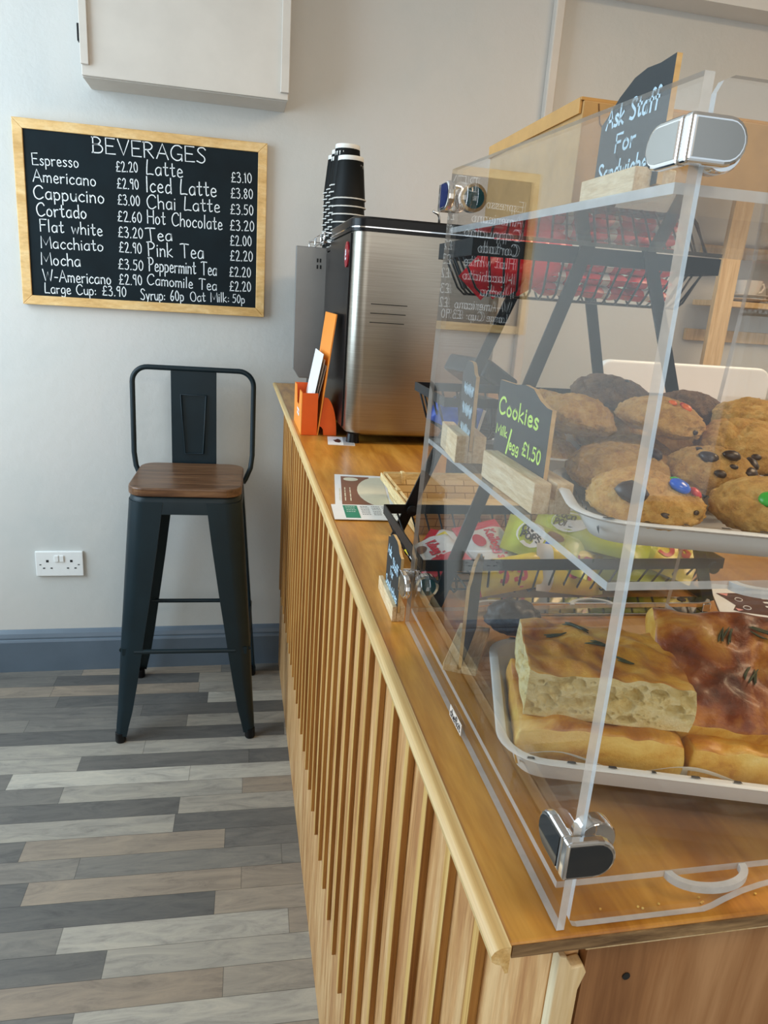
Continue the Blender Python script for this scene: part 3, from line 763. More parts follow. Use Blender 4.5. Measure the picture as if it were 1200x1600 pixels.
# ================================================================== STEEL BREWER AND CUP MACHINE
fr = thing('steel_milk_cooler', 'brushed steel appliance with black lid standing on the counter', 'appliance', (0.23, -0.80, 1.0))
off = (0.23, -0.80, 1.0)
bd = MB()
rings = []
for dz, ins in ((1.018, 0.012), (1.024, 0.003), (1.034, 0.0), (1.402, 0.0)):
    rings.append([(x, y, dz) for x, y in rrect(0.30-2*ins, 0.35-2*ins, 0.030, 8, 0.244, -0.785)])
loft(bd, rings)
bd.build('steel_body', M_STEEL, fr, off=off, smooth=True, sharp=40)
ld = MB()
loft(ld, [[(x, y, z) for x, y in rrect(0.306-2*i, 0.356-2*i, 0.033, 8, 0.2425, -0.785)] for z, i in ((1.4025, 0), (1.424, 0.0), (1.428, 0.004))])
ld = ld.build('lid', M_BLACKP, fr, off=off, smooth=True, sharp=40)
loft(MB(), [[(x, y, z) for x, y in rrect(0.3072, 0.3572, 0.0335, 8, 0.2425, -0.785)] for z in (1.4085, 1.4105)]).build('lid_band', M_CHROME, ld, off=off, smooth=True, sharp=40)
lv = MB().tube([(0.262, -0.92, 1.428), (0.262, -0.92, 1.441), (0.258, -0.922, 1.447), (0.247, -0.926, 1.451)], 0.0025, 8)
lv.build('lid_lever', M_CHROME, fr, off=off, smooth=True)
for i, z in enumerate((1.274, 1.257, 1.240)):
    MB().box(0.131-0.0005*i, 0.202-0.002*i, -0.9612, -0.9602, z-0.0008, z+0.0008).build('vent_slot', M_DARK, fr, off=off)
for x in (0.115, 0.355):
    for y in (-0.93, -0.63): MB().lathe([(0.014, 0), (0.012, 0.0185)], 14, (x, y, 1.0)).build('foot', M_BLACKP, fr, off=off, smooth=True, sharp=40)
MB().box(0.0905, 0.0938, -0.926, -0.618, 1.030, 1.400).build('front_fascia', M_BLACKP, fr, off=off, bevel=0.001)
bg = MB().lathe([(0.0, 0.0), (0.024, 0.0), (0.024, 0.0025), (0.0, 0.003)], 24)
bg.xf(Matrix.Translation((0.0903, -0.898, 1.362)) @ Matrix.Rotation(-PI/2, 4, 'Y'))
bg = bg.build('badge', M_MAROON, fr, off=off, smooth=True, sharp=40)
write(MB(), "e", (0.0869, -0.888, 1.353), (0, -1, 0), (0, 0, 1), 0.03, pen=0.12).build('badge_script', M_CHALK, bg, off=off)

cm = thing('cup_warmer', 'black coffee machine with grey side panel and rail for cups', 'appliance', (0.23, -0.35, 1.0))
off = (0.23, -0.35, 1.0)
MB().box(0.096, 0.385, -0.600, -0.10, 1.0, 1.384).build('body', M_BLACKP, cm, off=off, bevel=0.006)
MB().prism([(0.022, 1.10), (0.038, 1.076), (0.100, 1.076), (0.100, 1.393), (0.022, 1.393)], (0, -0.50, 0), (1, 0, 0), (0, 0, 1), (0, 0.010, 0)).build('side_panel', M_GREYM, cm, off=off, bevel=0.002)
pn = MB()
for (x, z) in ((0.073, 1.358), (0.080, 1.358), (0.073, 1.343), (0.081, 1.343)): pn.box(x, x+0.004, -0.5006, -0.5002, z, z+0.009)
pn.build('panel_cutouts', M_DARK, cm, off=off)
MB().box(0.0962, 0.385, -0.600, -0.10, 1.3842, 1.394).build('cup_tray', M_BLACKP, cm, off=off, bevel=0.002)
rl = MB()
loop = [(0.078, -0.598, 0), (0.20, -0.598, 0), (0.20, -0.24, 0), (0.078, -0.24, 0)]
for z in (1.400, 1.420): rl.tube([(x, y, z) for x, y, _ in loop], 0.0018, 8, closed=True)
for (x, y) in ((0.078, -0.598), (0.078, -0.53), (0.078, -0.40), (0.078, -0.24), (0.20, -0.598), (0.20, -0.24)):
    rl.tube([(x, y, 1.3945), (x, y, 1.422)], 0.0022, 8)
rl.build('cup_rail', M_CHROME, cm, off=off, smooth=True)

# stacks of upturned ripple cups
cupm = MB()
nr = 40
prof = [(0.0, 0.087), (0.0268, 0.087), (0.0368, 0.004), (0.0392, 0.0), (0.0405, 0.0015), (0.0395, 0.003), (0.0378, 0.0032), (0.0298, 0.083), (0.0298, 0.0835), (0.0292, 0.0925), (0.0265, 0.0925), (0.0265, 0.090), (0.0, 0.090)]
cupm.lathe(prof, nr, ms=[1, 1, 1, 1, 1, 1, 0, 1, 1, 1, 1, 1])
cup0 = cupm.build('paper_cup', [M_CUPB, M_CUPW], smooth=True, sharp=50)
# corrugate the sleeve
for k, v in enumerate(cup0.data.vertices):
    if 0.003 < v.co.z < 0.0834 and (k % 2): v.co.x *= 0.965; v.co.y *= 0.965
rim_top = {0: (1.4985, 7, 'the low stack by the steel appliance'), 1: (1.536, 10, 'the tall stack behind the low one'), 2: (1.536, 10, 'the third stack counted from the steel appliance'), 3: (1.536, 10, 'the stack of four that is closest to the wall')}
first = True
for s in range(4):
    zt_, n_, where = rim_top[s]
    for k in range(n_):
        o = cup0 if first else cup0.copy()
        if not first: COL.objects.link(o)
        first = False
        o.location = (0.1375+0.0015*s+random.uniform(-.0006, .0006), -0.553+0.079*s, 1.3945+(zt_-1.3945)*(n_-1-k)/(n_-1) if n_ > 1 else zt_)
        if k == 0: tag(o, 'topmost black ripple paper cup of '+where, 'cup', 'upturned cups on the coffee machine')
        else: tag(o, 'black ripple paper cup inside '+where, 'cup', 'upturned cups in '+where)

# ================================================================== ORANGE LEAFLET HOLDER
oh = thing('leaflet_holder', 'orange card leaflet holder with tall backboard on the counter corner', 'leaflet holder', (0.055, -0.77, 1.0))
off = (0.055, -0.77, 1.0)
yN, yF = -0.872, -0.690
pk = MB()
pk.prism([(yN, 0.0), (yF, 0.0), (yF, 0.088), (-0.735, 0.088), (-0.755, 0.052), (-0.805, 0.052), (-0.825, 0.088), (yN, 0.088)], (0.0, 0, 1.0005), (0, 1, 0), (0.0, 0, 1), (0.0016, 0, 0))
pk.v = [Vector((p.x+0.014, p.y, p.z)) for p in pk.v]
pk.build('pocket_front', M_ORANGE2, oh, off=off)
for y in (yN, yF-0.0016): MB().box(0.0158, 0.0480, y, y+0.0016, 1.0005, 1.088).build('pocket_side', M_ORANGE, oh, off=off)
MB().prism([(0.0482, 1.0005), (0.0505, 1.0005), (0.0800, 1.248), (0.0775, 1.248)], (0, yN, 0), (1, 0, 0), (0, 0, 1), (0, yF-yN, 0)).build('backboard', M_ORANGE2, oh, off=off)
fn = [(0.060, 0.0005)]
fn = [(0.062, 0.0005), (0.0895, 0.0005)]+[(0.060+0.0295*math.cos(a), 0.0005+0.082*math.sin(a)) for a in [k*PI/20 for k in range(1, 9)]]+[(0.0612, 0.080), (0.0535, 0.018), (0.057, 0.018), (0.061, 0.012)]
for y in (yN+0.004, yF-0.03): MB().prism(fn, (0, y, 1.0), (1, 0, 0), (0, 0, 1), (0, 0.0016, 0)).build('support_fin', M_ORANGE, oh, off=off)
scr = MB(); scribble(scr, (0.0136, -0.775, 1.040), (0, -1, 0), (0, 0, 1), 0.05, 2, 0.009, 0.006, seedv=3)
scr.build('pocket_lettering', M_CHALK, oh, off=off)
for i in range(3):
    dx = 0.004*i; h = 0.165-0.012*i
    lf = MB().prism([(0.0255+dx, 1.0025), (0.0260+dx, 1.0025), (0.0505+dx+0.006, 1.0025+h), (0.0500+dx+0.006, 1.0025+h)], (0, yN+0.006+0.004*i, 0), (1, 0, 0), (0, 0, 1), (0, 0.155, 0))
    lo = lf.build('leaflet', M_PAPER, off=(0.04, -0.78, 1.0)); lo.location = (0.04, -0.78, 1.0)
    nx = Vector((-h, 0, 0.0305)).normalized(); up_ = Vector((0.0305, 0, h)).normalized()
    pr_ = MB(); scribble(pr_, Vector((0.0500+dx+0.006, -0.72, 1.0025+h-0.010))+nx*0.0008, (0, -1, 0), up_, 0.12, 9, 0.011, 0.003, seedv=i)
    pr_.build('small_print', M_BROWNINK, lo, off=(0.04, -0.78, 1.0))
    tag(lo, ('white printed leaflet at the front of', 'middle white printed leaflet in', 'white printed leaflet against the backboard of')[i]+' the orange holder', 'leaflet', 'leaflets in the orange holder')

# ================================================================== CARDS AND LEAFLETS LYING ON THE COUNTER
cd = thing('business_card', 'small white card with dark animal mark in front of the orange holder', 'card', (0.092, -0.925, 1.0), math.radians(-6))
MB().box(-0.027, 0.027, -0.042, 0.042, 0.0002, 0.0008).build('card_sheet', M_PAPER, cd)
MB().box(0.004, 0.026, -0.041, 0.041, 0.0009, 0.0011).build('grey_band', M_GREYINK, cd)
MB().prism([(-0.012, -0.015), (-0.004, -0.02), (0.0, -0.006), (-0.002, 0.012), (-0.007, 0.018), (-0.011, 0.008), (-0.016, 0.004)], (0, 0, 0.0009), (1, 0, 0), (0, 1, 0), (0, 0, 0.0002)).build('animal_mark', M_DKBROWN, cd)


def sheet(name, label, cat, cx, cy, rz, w, d):
    t = thing(name, label, cat, (cx, cy, 1.0), rz)
    return t


t = thing('leaflet', 'brown and cream menu leaflet lying flat beside the bamboo basket', 'leaflet', (0.030, -1.305, 1.0), math.radians(-7))
MB().box(0.0, 0.20, -0.098, 0.098, 0.0003, 0.0010).build('paper_sheet', M_PAPER, t)
MB().box(0.010, 0.056, -0.088, 0.085, 0.0011, 0.0013).build('brown_panel', M_BROWNINK, t)
ci = [(0.076+0.042*math.cos(a), 0.0+0.088*math.sin(a)) for a in [2*PI*k/28 for k in range(28)]]
MB().prism([(min(x, 0.078), max(-0.087, min(0.084, y))) for x, y in ci], (0, 0, 0.0014), (1, 0, 0), (0, 1, 0), (0, 0, 0.0002)).build('cream_disc', M_CREAMINK, t)
MB().prism([(0.026+0.012*math.cos(a), 0.067+0.011*math.sin(a)) for a in [2*PI*k/20 for k in range(20)]], (0, 0, 0.0014), (1, 0, 0), (0, 1, 0), (0, 0, 0.0002)).build('cream_oval', M_CREAMINK, t)
MB().box(0.081, 0.196, -0.010, 0.088, 0.0011, 0.0013).build('grey_panel', mat('pale_grey_print', (0.62, 0.62, 0.60), 0.4), t)
MB().box(0.081, 0.196, -0.088, -0.012, 0.0011, 0.0013).build('blue_panel', mat('pale_blue_print', (0.60, 0.70, 0.82), 0.35), t)
s_ = MB(); scribble(s_, (0.024, -0.06, 0.0014), (0, 1, 0), (-1, 0, 0), 0.075, 3, -0.008, 0.0016, seedv=5)
s_.build('small_print', M_CREAMINK, t)
s_ = MB(); scribble(s_, (0.088, 0.055, 0.0014), (1, 0, 0), (0, 1, 0), 0.034, 4, 0.016, 0.003, seedv=6); s_.build('menu_print', M_GREYINK, t)
t = thing('leaflet', 'white leaflet with a green panel lying under the basket rim', 'leaflet', (0.012, -1.418, 1.0012), math.radians(-3))
MB().box(0.0, 0.16, -0.040, 0.030, 0.0003, 0.0010).build('paper_sheet', M_PAPER, t)
MB().box(0.016, 0.036, -0.033, 0.025, 0.0011, 0.0013).build('green_panel', M_GREENINK, t)
s_ = MB()
scribble(s_, (0.019, 0.018, 0.0014), (1, 0, 0), (0, 1, 0), 0.014, 4, 0.008, 0.0016, 1, seedv=8)
for k, x in enumerate((0.040, 0.056, 0.071, 0.086)): scribble(s_, (x, 0.020, 0.0012), (1, 0, 0), (0, 1, 0), 0.012, 6, 0.0075, 0.002, 0, seedv=20+k)
s_.build('small_print', [M_INK, M_PAPER], t)

ccd = thing('cat_card', 'white card printed with a brown cat lying beside the wire stand', 'card', (0.408, -1.690, 1.0), 0)
A, B = Vector((0.0, 0.0)), None
cardp = [(0.0, 0.0), (-0.044, -0.086), (0.055, -0.110), (0.099, -0.024)]
MB().prism(cardp, (0, 0, 0.0003), (1, 0, 0), (0, 1, 0), (0, 0, 0.0012)).build('card_sheet', M_PAPER, ccd)
ce1, ce2 = Vector((0.972, -0.236, 0)), Vector((-0.456, -0.89, 0))   # card axes: along its long side / down its left side


def cpt(u, v): return Vector((0, 0, 0.0017))+ce1*u+ce2*v


cat = [(0.004, 0.030), (0.022, 0.026), (0.05, 0.022), (0.092, 0.024), (0.094, 0.082), (0.05, 0.084), (0.022, 0.080), (0.015, 0.076), (0.020, 0.062), (0.012, 0.045)]
MB().add([cpt(*q) for q in cat], [tuple(range(len(cat)))]).build('cat_print', M_DKBROWN, ccd)
tl_ = MB(); pts = [cpt(0.028+0.05*k/10, 0.010+0.004*math.cos(k*.6)) for k in range(11)]
for a, b in zip(pts, pts[1:]): tl_.bar(a, b, 0.007, 0.0002, (0.2, 1, 0))
tl_.build('tail_print', M_DKBROWN, ccd)
fc = MB()
for (u, v) in ((0.026, 0.045), (0.031, 0.067)):
    fc.tube([cpt(u+0.004*math.cos(a), v+0.005*math.sin(a))+Vector((0, 0, .0002)) for a in [2*PI*k/14 for k in range(14)]], 0.0005, 4, closed=True)
for k, v in enumerate((0.036, 0.048, 0.060)):
    for j in range(3): fc.bar(cpt(0.052+0.012*j, v)+Vector((0, 0, .0002)), cpt(0.061+0.012*j, v)+Vector((0, 0, .0002)), 0.004, 0.0002, (0, 1, 0))
fc.build('face_and_text_print', M_PAPER, ccd)
for nm_, q in (('ear_print', [(0.006, 0.031), (0.017, 0.029), (0.015, 0.037)]), ('ear_print', [(0.018, 0.070), (0.026, 0.074), (0.020, 0.078)]), ('heart_print', [(0.066, 0.049), (0.069, 0.047), (0.072, 0.049), (0.069, 0.055)])):
    MB().add([cpt(*x)+Vector((0, 0, .0003)) for x in q], [tuple(range(len(q)))]).build(nm_, M_PINK, ccd)

# ================================================================== BAMBOO BASKET
bb = thing('bamboo_basket', 'shallow woven bamboo basket on the counter behind the wire stand', 'basket', (0.228, -1.432, 1.0))
off = (0.228, -1.432, 1.0)
X0, X1, Y0, Y1, ZH = 0.097, 0.360, -1.520, -1.345, 1.038
MB().box(X0+0.01, X1-0.01, Y0+0.01, Y1-0.01, 1.0004, 1.003).build('woven_base', M_WEAVE, bb, off=off)
for (a, b) in (((X0, Y0), (X1, Y0)), ((X1, Y0), (X1, Y1)), ((X1, Y1), (X0, Y1)), ((X0, Y1), (X0, Y0))):
    cxm, cym = (X0+X1)/2, (Y0+Y1)/2
    s = 0.93
    q = [Vector((cxm+(a[0]-cxm)*s, cym+(a[1]-cym)*s, 1.001)), Vector((cxm+(b[0]-cxm)*s, cym+(b[1]-cym)*s, 1.001)), Vector((*b, ZH)), Vector((*a, ZH))]
    n = (q[1]-q[0]).cross(q[3]-q[0]).normalized()*0.0022
    MB().add(q+[p-n for p in q], [(0, 1, 2, 3), (7, 6, 5, 4), (0, 4, 5, 1), (1, 5, 6, 2), (2, 6, 7, 3), (3, 7, 4, 0)]).build('woven_side', M_WEAVE, bb, off=off)
    d = Vector((b[0]-a[0], b[1]-a[1], 0)).normalized(); nn = Vector((-d.y, d.x, 0))
    for sgn in (-1, 1): MB().bar(Vector((*a, ZH-0.004))+nn*0.0035*sgn-nn*.001, Vector((*b, ZH-0.004))+nn*0.0035*sgn-nn*.001, 0.010, 0.0022, (0, 0, 1)).build('rim_strip', M_BAMBOO, bb, off=off)
for (x, y) in ((0.125, Y1), (0.30, Y1), (X0, -1.44), (0.205, Y0), (0.22, Y0)):
    MB().box(x-0.003, x+0.003, y-0.006, y+0.006, ZH-0.014, ZH+0.003).build('rim_binding', M_BAMBOO, bb, off=off, bevel=0.001)

# ================================================================== TIERED WIRE STAND
ws = thing('wire_basket_stand', 'black metal three tier stand of wire baskets for snacks', 'stand', (0.23, -1.64, 1.0))
off = (0.23, -1.64, 1.0)


def wire_basket(x0, x1, y0, y1, zr, zb_, inset, nx, ny, rimh):
    root = None
    rm = MB()
    for z, in ((zr,),):
        th = 0.0015
        rm.box(x0, x1, y0, y0+th, z-rimh, z); rm.box(x0, x1, y1-th, y1, z-rimh, z)
        rm.box(x0, x0+th, y0+th, y1-th, z-rimh, z); rm.box(x1-th, x1, y0+th, y1-th, z-rimh, z)
    root = rm.build('basket', M_BLACK, ws, off=off)
    wr = MB(); r = 0.00115
    for i in range(nx):
        x = x0+inset*0.5+(x1-x0-inset)*(i+0.5)/nx
        xb = x0+inset+(x1-x0-2*inset)*(i+0.5)/nx
        wr.tube([(x, y0+.001, zr-rimh), (xb, y0+inset-.004, zb_+.006), (xb, y0+inset+.003, zb_), (xb, y1-inset-.003, zb_), (xb, y1-inset+.004, zb_+.006), (x, y1-.001, zr-rimh)], r, 6)
    for i in range(ny):
        y = y0+inset+(y1-y0-2*inset)*(i+0.5)/ny
        wr.tube([(x0+.001, y, zr-rimh), (x0+inset-.004, y, zb_+.006), (x0+inset+.003, y, zb_), (x1-inset-.003, y, zb_), (x1-inset+.004, y, zb_+.006), (x1-.001, y, zr-rimh)], r, 6)
    wr.build('wire_mesh', M_BLACK, root, off=off, smooth=True)
    return root


wire_basket(0.056, 0.386, -1.735, -1.545, 1.049, 1.006, 0.018, 18, 7, 0.0115)
wire_basket(0.074, 0.372, -1.700, -1.580, 1.201, 1.160, 0.014, 17, 5, 0.009)
wire_basket(0.090, 0.346, -1.690, -1.575, 1.346, 1.297, 0.020, 16, 5, 0.0155)
# two A frames of flat bar, one on each long side
for y, lx, rx in ((-1.738, 0.072, 0.374), (-1.542, 0.072, 0.372)):
    yt = -1.695 if y < -1.6 else -1.570
    q = MB().bar((lx, y, 1.001), (0.209, yt, 1.372), 0.013, 0.0025, (1, 0, 0)); q.build('side_bar', M_BLACK, ws, off=off)
    q = MB().bar((rx, y, 1.001), (0.254, yt, 1.372), 0.013, 0.0025, (1, 0, 0)); q.build('side_bar', M_BLACK, ws, off=off)
for x, y in ((0.090, -1.547), (0.366, -1.741)):
    rv = MB().lathe([(0.0, 0), (0.0065, 0), (0.0065, 0.003), (0.0, 0.004)], 12); rv.xf(Matrix.Translation((x, y-0.004, 1.043)) @ Matrix.Rotation(PI/2, 4, 'X')); rv.build('rivet', M_BLACK, ws, off=off, smooth=True, sharp=40)
q = MB().bar((0.374, -1.738, 1.0015), (0.372, -1.542, 1.0015), 0.014, 0.003, (0, 0, 1)).build('foot_bar', M_BLACK, ws, off=off)


def packet(name, label, cat, grp, w, d, th, loc, rot, mats, bands, text=None, tcol=None, extra=None):
    """pillow pack with crimped ends; bands = [(u0, material index)] along its length"""
    t = thing(name, label, cat, loc, 0, grp); t.rotation_euler = rot

    def prof(u, v, s):
        e = (max(0.0, 1-abs(2*u-1)**4)*max(0.0, 1-abs(2*v-1)**3))**0.6
        e *= min(1, max(0, (min(u, 1-u)-0.06)/0.12))
        wob = noise.noise(Vector((u*5+loc[0]*90, v*4+loc[1]*80, s*3)))*0.10*th
        return ((u-0.5)*w, (v-0.5)*d, s*(th/2*e+0.0003)+wob*(0.3+e))
    nu, nv = 22, 12
    b_ = MB()
    for s in (1, -1):
        k0 = len(b_.f)
        b_.grid(lambda u, v: prof(u, v, s), nu, nv)
        for k in range(nu*nv):
            u = ((k % nu)+0.5)/nu
            mi = 0
            for u0, m_ in bands:
                if u >= u0: mi = m_
            b_.mi[k0+k] = mi
    b_.build('wrapper', mats, t, smooth=True)
    if text:
        tm = MB()
        for (s, u0, v0, cap, ln, m_, ang) in text:
            ca, sa = math.cos(ang), math.sin(ang)
            write(tm, s, ((u0-.5)*w, (v0-.5)*d, 0), (ca, sa, 0), (-sa, ca, 0), cap, ln, pen=0.2, m=m_)
        vs = []
        for p in tm.v:
            u, v = min(.97, max(.03, p.x/w+.5)), min(.97, max(.03, p.y/d+.5))
            vs.append(Vector((p.x, p.y, prof(u, v, 1)[2]+0.0007)))
        tm.v = vs
        tm.build('wrapper_lettering', tcol, t)
    if extra:
        for nm, shape, m_ in extra:
            em_ = MB()
            pts = []
            for (a, b__) in shape:
                pts.append((( a-.5)*w, (b__-.5)*d, prof(a, b__, 1)[2]+0.0006))
            ca_ = sum((Vector(q) for q in pts), Vector())/len(pts)
            cu, cv_ = ca_.x/w+.5, ca_.y/d+.5
            pts.append((ca_.x, ca_.y, prof(cu, cv_, 1)[2]+0.0008))
            n_ = len(pts)-1
            em_.add(pts, [(i, (i+1) % n_, n_) for i in range(n_)])
            em_.build(nm, m_, t)
    return t


def oval(cu, cv, ru, rv, n=18): return [(cu+ru*math.cos(2*PI*k/n), cv+rv*math.sin(2*PI*k/n)) for k in range(n)]


GK = 'cereal snack bags in the low wire basket'
rx = math.radians
WB = [M_WFOIL, M_REDP, M_YFOIL]
kt = [("Kellogg's", 0.27, 0.48, 0.011, 0.040, 0, rx(-8))]
packet('snack_bag', 'white snack bag with red ends and red script between the stand bars', 'snack bag', GK, 0.074, 0.058, 0.018, (0.148, -1.674, 1.040), (rx(6), rx(26), rx(-70)), WB, [(0, 1), (0.22, 0), (0.85, 2)], kt, [M_REDP], [('picture', oval(.42, .25, .12, .12), M_REDP)])
packet('snack_bag', 'white snack bag seen through the gap of the stand corner', 'snack bag', GK, 0.075, 0.05, 0.018, (0.087, -1.680, 1.034), (rx(24), rx(4), rx(-84)), WB, [(0, 2), (0.2, 0), (0.72, 1)], [("Kellogg's", 0.30, 0.42, 0.010, 0.034, 0, 0)], [M_REDP], [('picture', oval(.4, .25, .1, .12), M_BROWNINK)])
packet('snack_bag', 'white snack bag lying flat under the red ended bag', 'snack bag', GK, 0.085, 0.055, 0.018, (0.130, -1.625, 1.022), (rx(10), rx(4), rx(-30)), WB, [(0, 1), (0.13, 0), (0.8, 1)], None, None)
packet('snack_bag', 'white snack bag with yellow price corner low in the basket front', 'snack bag', GK, 0.085, 0.036, 0.012, (0.160, -1.714, 1.026), (rx(62), rx(-8), rx(4)), WB, [(0, 1), (0.06, 2), (0.9, 1)], [("59p", 0.30, 0.3, 0.020, 0.028, 0, 0)], [M_REDP])
YB = [M_GFOIL, M_YFOIL, M_WFOIL]
ct_ = [("COCO", 0.17, 0.56, 0.0085, 0.021, 0, rx(-6)), ("POPS", 0.17, 0.36, 0.0085, 0.021, 0, rx(-6))]
TX = [M_INK, M_REDP]
packet('cereal_bar', 'yellow cereal bar with white logo disc leaning on the basket rim', 'cereal bar', GK, 0.095, 0.050, 0.016, (0.205, -1.690, 1.047), (rx(32), rx(14), rx(-24)), YB, [(0, 0)], ct_, TX, [('logo_disc', oval(.28, .52, .16, .36), M_PAPER), ('blue_mark', oval(.50, .36, .05, .16), M_CBLUE), ('picture', oval(.55, .68, .10, .14), M_BROWNINK)])
packet('cereal_bar', 'yellow cereal bar lying across the heap below the cookie tray', 'cereal bar', GK, 0.125, 0.058, 0.020, (0.262, -1.675, 1.055), (rx(20), rx(4), rx(-34)), YB, [(0, 0), (.5, 0)], ct_, TX, [('logo_disc', oval(.30, .52, .16, .34), M_PAPER), ('picture', oval(.62, .5, .12, .2), M_BROWNINK)])
packet('cereal_bar', 'yellow cereal bar topmost at the back of the heap', 'cereal bar', GK, 0.125, 0.058, 0.020, (0.275, -1.620, 1.064), (rx(16), rx(8), rx(-20)), YB, [(0, 0)], ct_, TX, [('logo_disc', oval(.30, .52, .18, .38), M_PAPER)])
packet('cereal_bar', 'yellow cereal bar with price corner sliding towards the stand end', 'cereal bar', GK, 0.12, 0.055, 0.018, (0.315, -1.690, 1.048), (rx(28), rx(14), rx(-36)), YB, [(0, 0), (.62, 1)], [("59", 0.66, 0.35, 0.024, 0.030, 1, 0)], TX, [('picture', oval(.3, .5, .14, .22), M_BROWNINK)])
packet('cereal_bar', 'yellow cereal bar with bright price corner pressed on the front wires', 'cereal bar', GK, 0.085, 0.05, 0.018, (0.226, -1.708, 1.026), (rx(64), rx(10), rx(8)), YB, [(0, 2), (.2, 1)], [("59", 0.40, 0.35, 0.022, 0.028, 1, 0)], TX)
packet('cereal_bar', 'yellow cereal bar at the bottom of the heap', 'cereal bar', GK, 0.125, 0.058, 0.020, (0.285, -1.690, 1.022), (rx(8), rx(0), rx(-10)), YB, [(0, 0)], ct_, TX)
packet('cereal_bar', 'yellow cereal bar low at the far end near the foot bar', 'cereal bar', GK, 0.11, 0.05, 0.018, (0.320, -1.630, 1.022), (rx(6), rx(4), rx(-50)), YB, [(0, 0)], ct_, TX, [('logo_disc', oval(.28, .52, .16, .34), M_PAPER)])
GR = 'red wrapped chocolate bars in the top wire basket'
RB = [M_RED, M_WFOIL]
for i in range(4):
    packet('chocolate_bar', ('red chocolate bar with white stripes leaning at the basket end', 'red chocolate bar second from the striped leaning one', 'red chocolate bar third from the striped leaning one', 'red chocolate bar fourth from the striped leaning one')[i], 'chocolate bar', GR, 0.075, 0.032, 0.012, (0.128+0.016*i, -1.650, 1.330), (rx(78), rx(-48+6*i), rx(6)), RB, [(0, 0)], [("/////", 0.2, 0.2, 0.022, 0.045, 0, 0)] if i < 2 else None, [M_WFOIL])
for i in range(9):
    rr_, cc_ = i // 3, i % 3
    packet('chocolate_bar', 'red chocolate bar lying flat, row %s, %s in its pile' % (('beside the leaning ones', 'in the middle', 'at the far end')[cc_], ('lowest', 'second', 'topmost')[rr_]), 'chocolate bar', GR, 0.060, 0.034, 0.012, (0.200+0.048*cc_, -1.640, 1.308+0.0125*rr_), (rx(4), 0, rx(random.uniform(-8, 8))), RB, [(0, 0), (0.42, 1), (0.56, 0)])
GB = 'blue wrapped snacks in the middle wire basket'
for i in range(2):
    packet('snack_packet', ('blue shiny snack packet at the corner of the middle basket', 'second blue shiny snack packet behind the chalk sign base', 'third blue snack packet half hidden by the chalk sign')[i], 'snack packet', GB, 0.036, 0.026, 0.012, (0.092+0.022*i, -1.655+.004*i, 1.1775), (rx(58), rx(20), rx(-20+10*i)), [M_BFOIL, M_WFOIL], [(0, 0), (.9, 1)])

# ================================================================== THINGS BEHIND THE STAND
sn = thing('till_screen', 'white rounded back of a screen standing behind the cookies', 'screen', (0.59, -1.30, 1.0), math.radians(-3))
MB().prism(rrect(0.300, 0.20, 0.022, 8, 0, 0.118), (0, -0.008, 0), (1, 0, 0), (0, 0, 1), (0, 0.016, 0)).build('screen_back', M_PLASTIC, sn, bevel=0.004, seg=3)
MB().box(-0.03, 0.03, -0.005, 0.03, 0.001, 0.05).build('stand_neck', M_PLASTIC, sn, bevel=0.004)
MB().box(-0.08, 0.08, -0.03, 0.08, 0.0, 0.008).build('stand_base', M_PLASTIC, sn, bevel=0.003)
dv = thing('card_terminal', 'black tilted boxy device behind the middle wire basket', 'device', (0.245, -1.30, 1.0), math.radians(20))
MB().box(-0.028, 0.028, -0.02, 0.03, 0.0, 0.15).build('stand_column', M_BLACKP, dv, bevel=0.005)
hd = MB().box(-0.034, 0.034, -0.05, 0.05, -0.014, 0.014); hd.xf(Matrix.Translation((0, 0, 0.185)) @ Matrix.Rotation(rx(28), 4, 'Y'))
hd.build('terminal_head', M_BLACKP, dv, bevel=0.005)
tg = thing('serving_tongs', 'steel serving tongs lying on the counter behind the acrylic case', 'tongs', (0.25, -1.757, 1.0), math.radians(-2))
for z0 in (0.0005, 0.012):
    MB().prism([(-0.13, -0.006), (0.09, -0.008), (0.105, -0.005), (0.108, 0.0), (0.105, 0.005), (0.09, 0.008), (-0.13, 0.006)], (0, 0, z0), (1, 0, 0), (0, 1, 0), (0, 0, 0.002)).build('arm', mat('polished_steel', (0.6, 0.58, 0.54), 0.12, 1.0, var=0.02), tg, bevel=0.0006)
MB().box(0.098, 0.107, -0.0055, 0.0055, 0.0027, 0.0118).build('hinge_end', MATS['polished_steel'], tg, bevel=0.001)
MB().lathe([(0.0, 0), (0.0045, 0), (0.0045, 0.0004)], 16, (0.076, 0, 0.0141)).build('hanging_hole', M_DARK, tg)

su = thing('shelf_unit', 'open pine shelf unit against the back wall holding cups', 'shelf', (1.66, -0.16, 0))
off = (1.66, -0.16, 0)
for x in (1.392, 1.95):
    MB().box(x, x+0.066, -0.200, -0.180, 0, 1.79).build('front_post', M_PINE, su, off=off, bevel=0.002)
    if x > 1.5: MB().box(x+0.02, x+0.066, -0.022, -0.002, 0, 1.79).build('back_post', M_PINE, su, off=off, bevel=0.002)
for z in (0.60, 0.95, 1.334, 1.522, 1.75): MB().box(1.43, 1.99, -0.1795, -0.0225, z, z+0.018).build('shelf_board', M_PINE, su, off=off, bevel=0.002)
MB().box(1.43, 1.9690, -0.018, -0.002, 1.215, 1.255).build('back_rail', M_PINE, su, off=off, bevel=0.002)


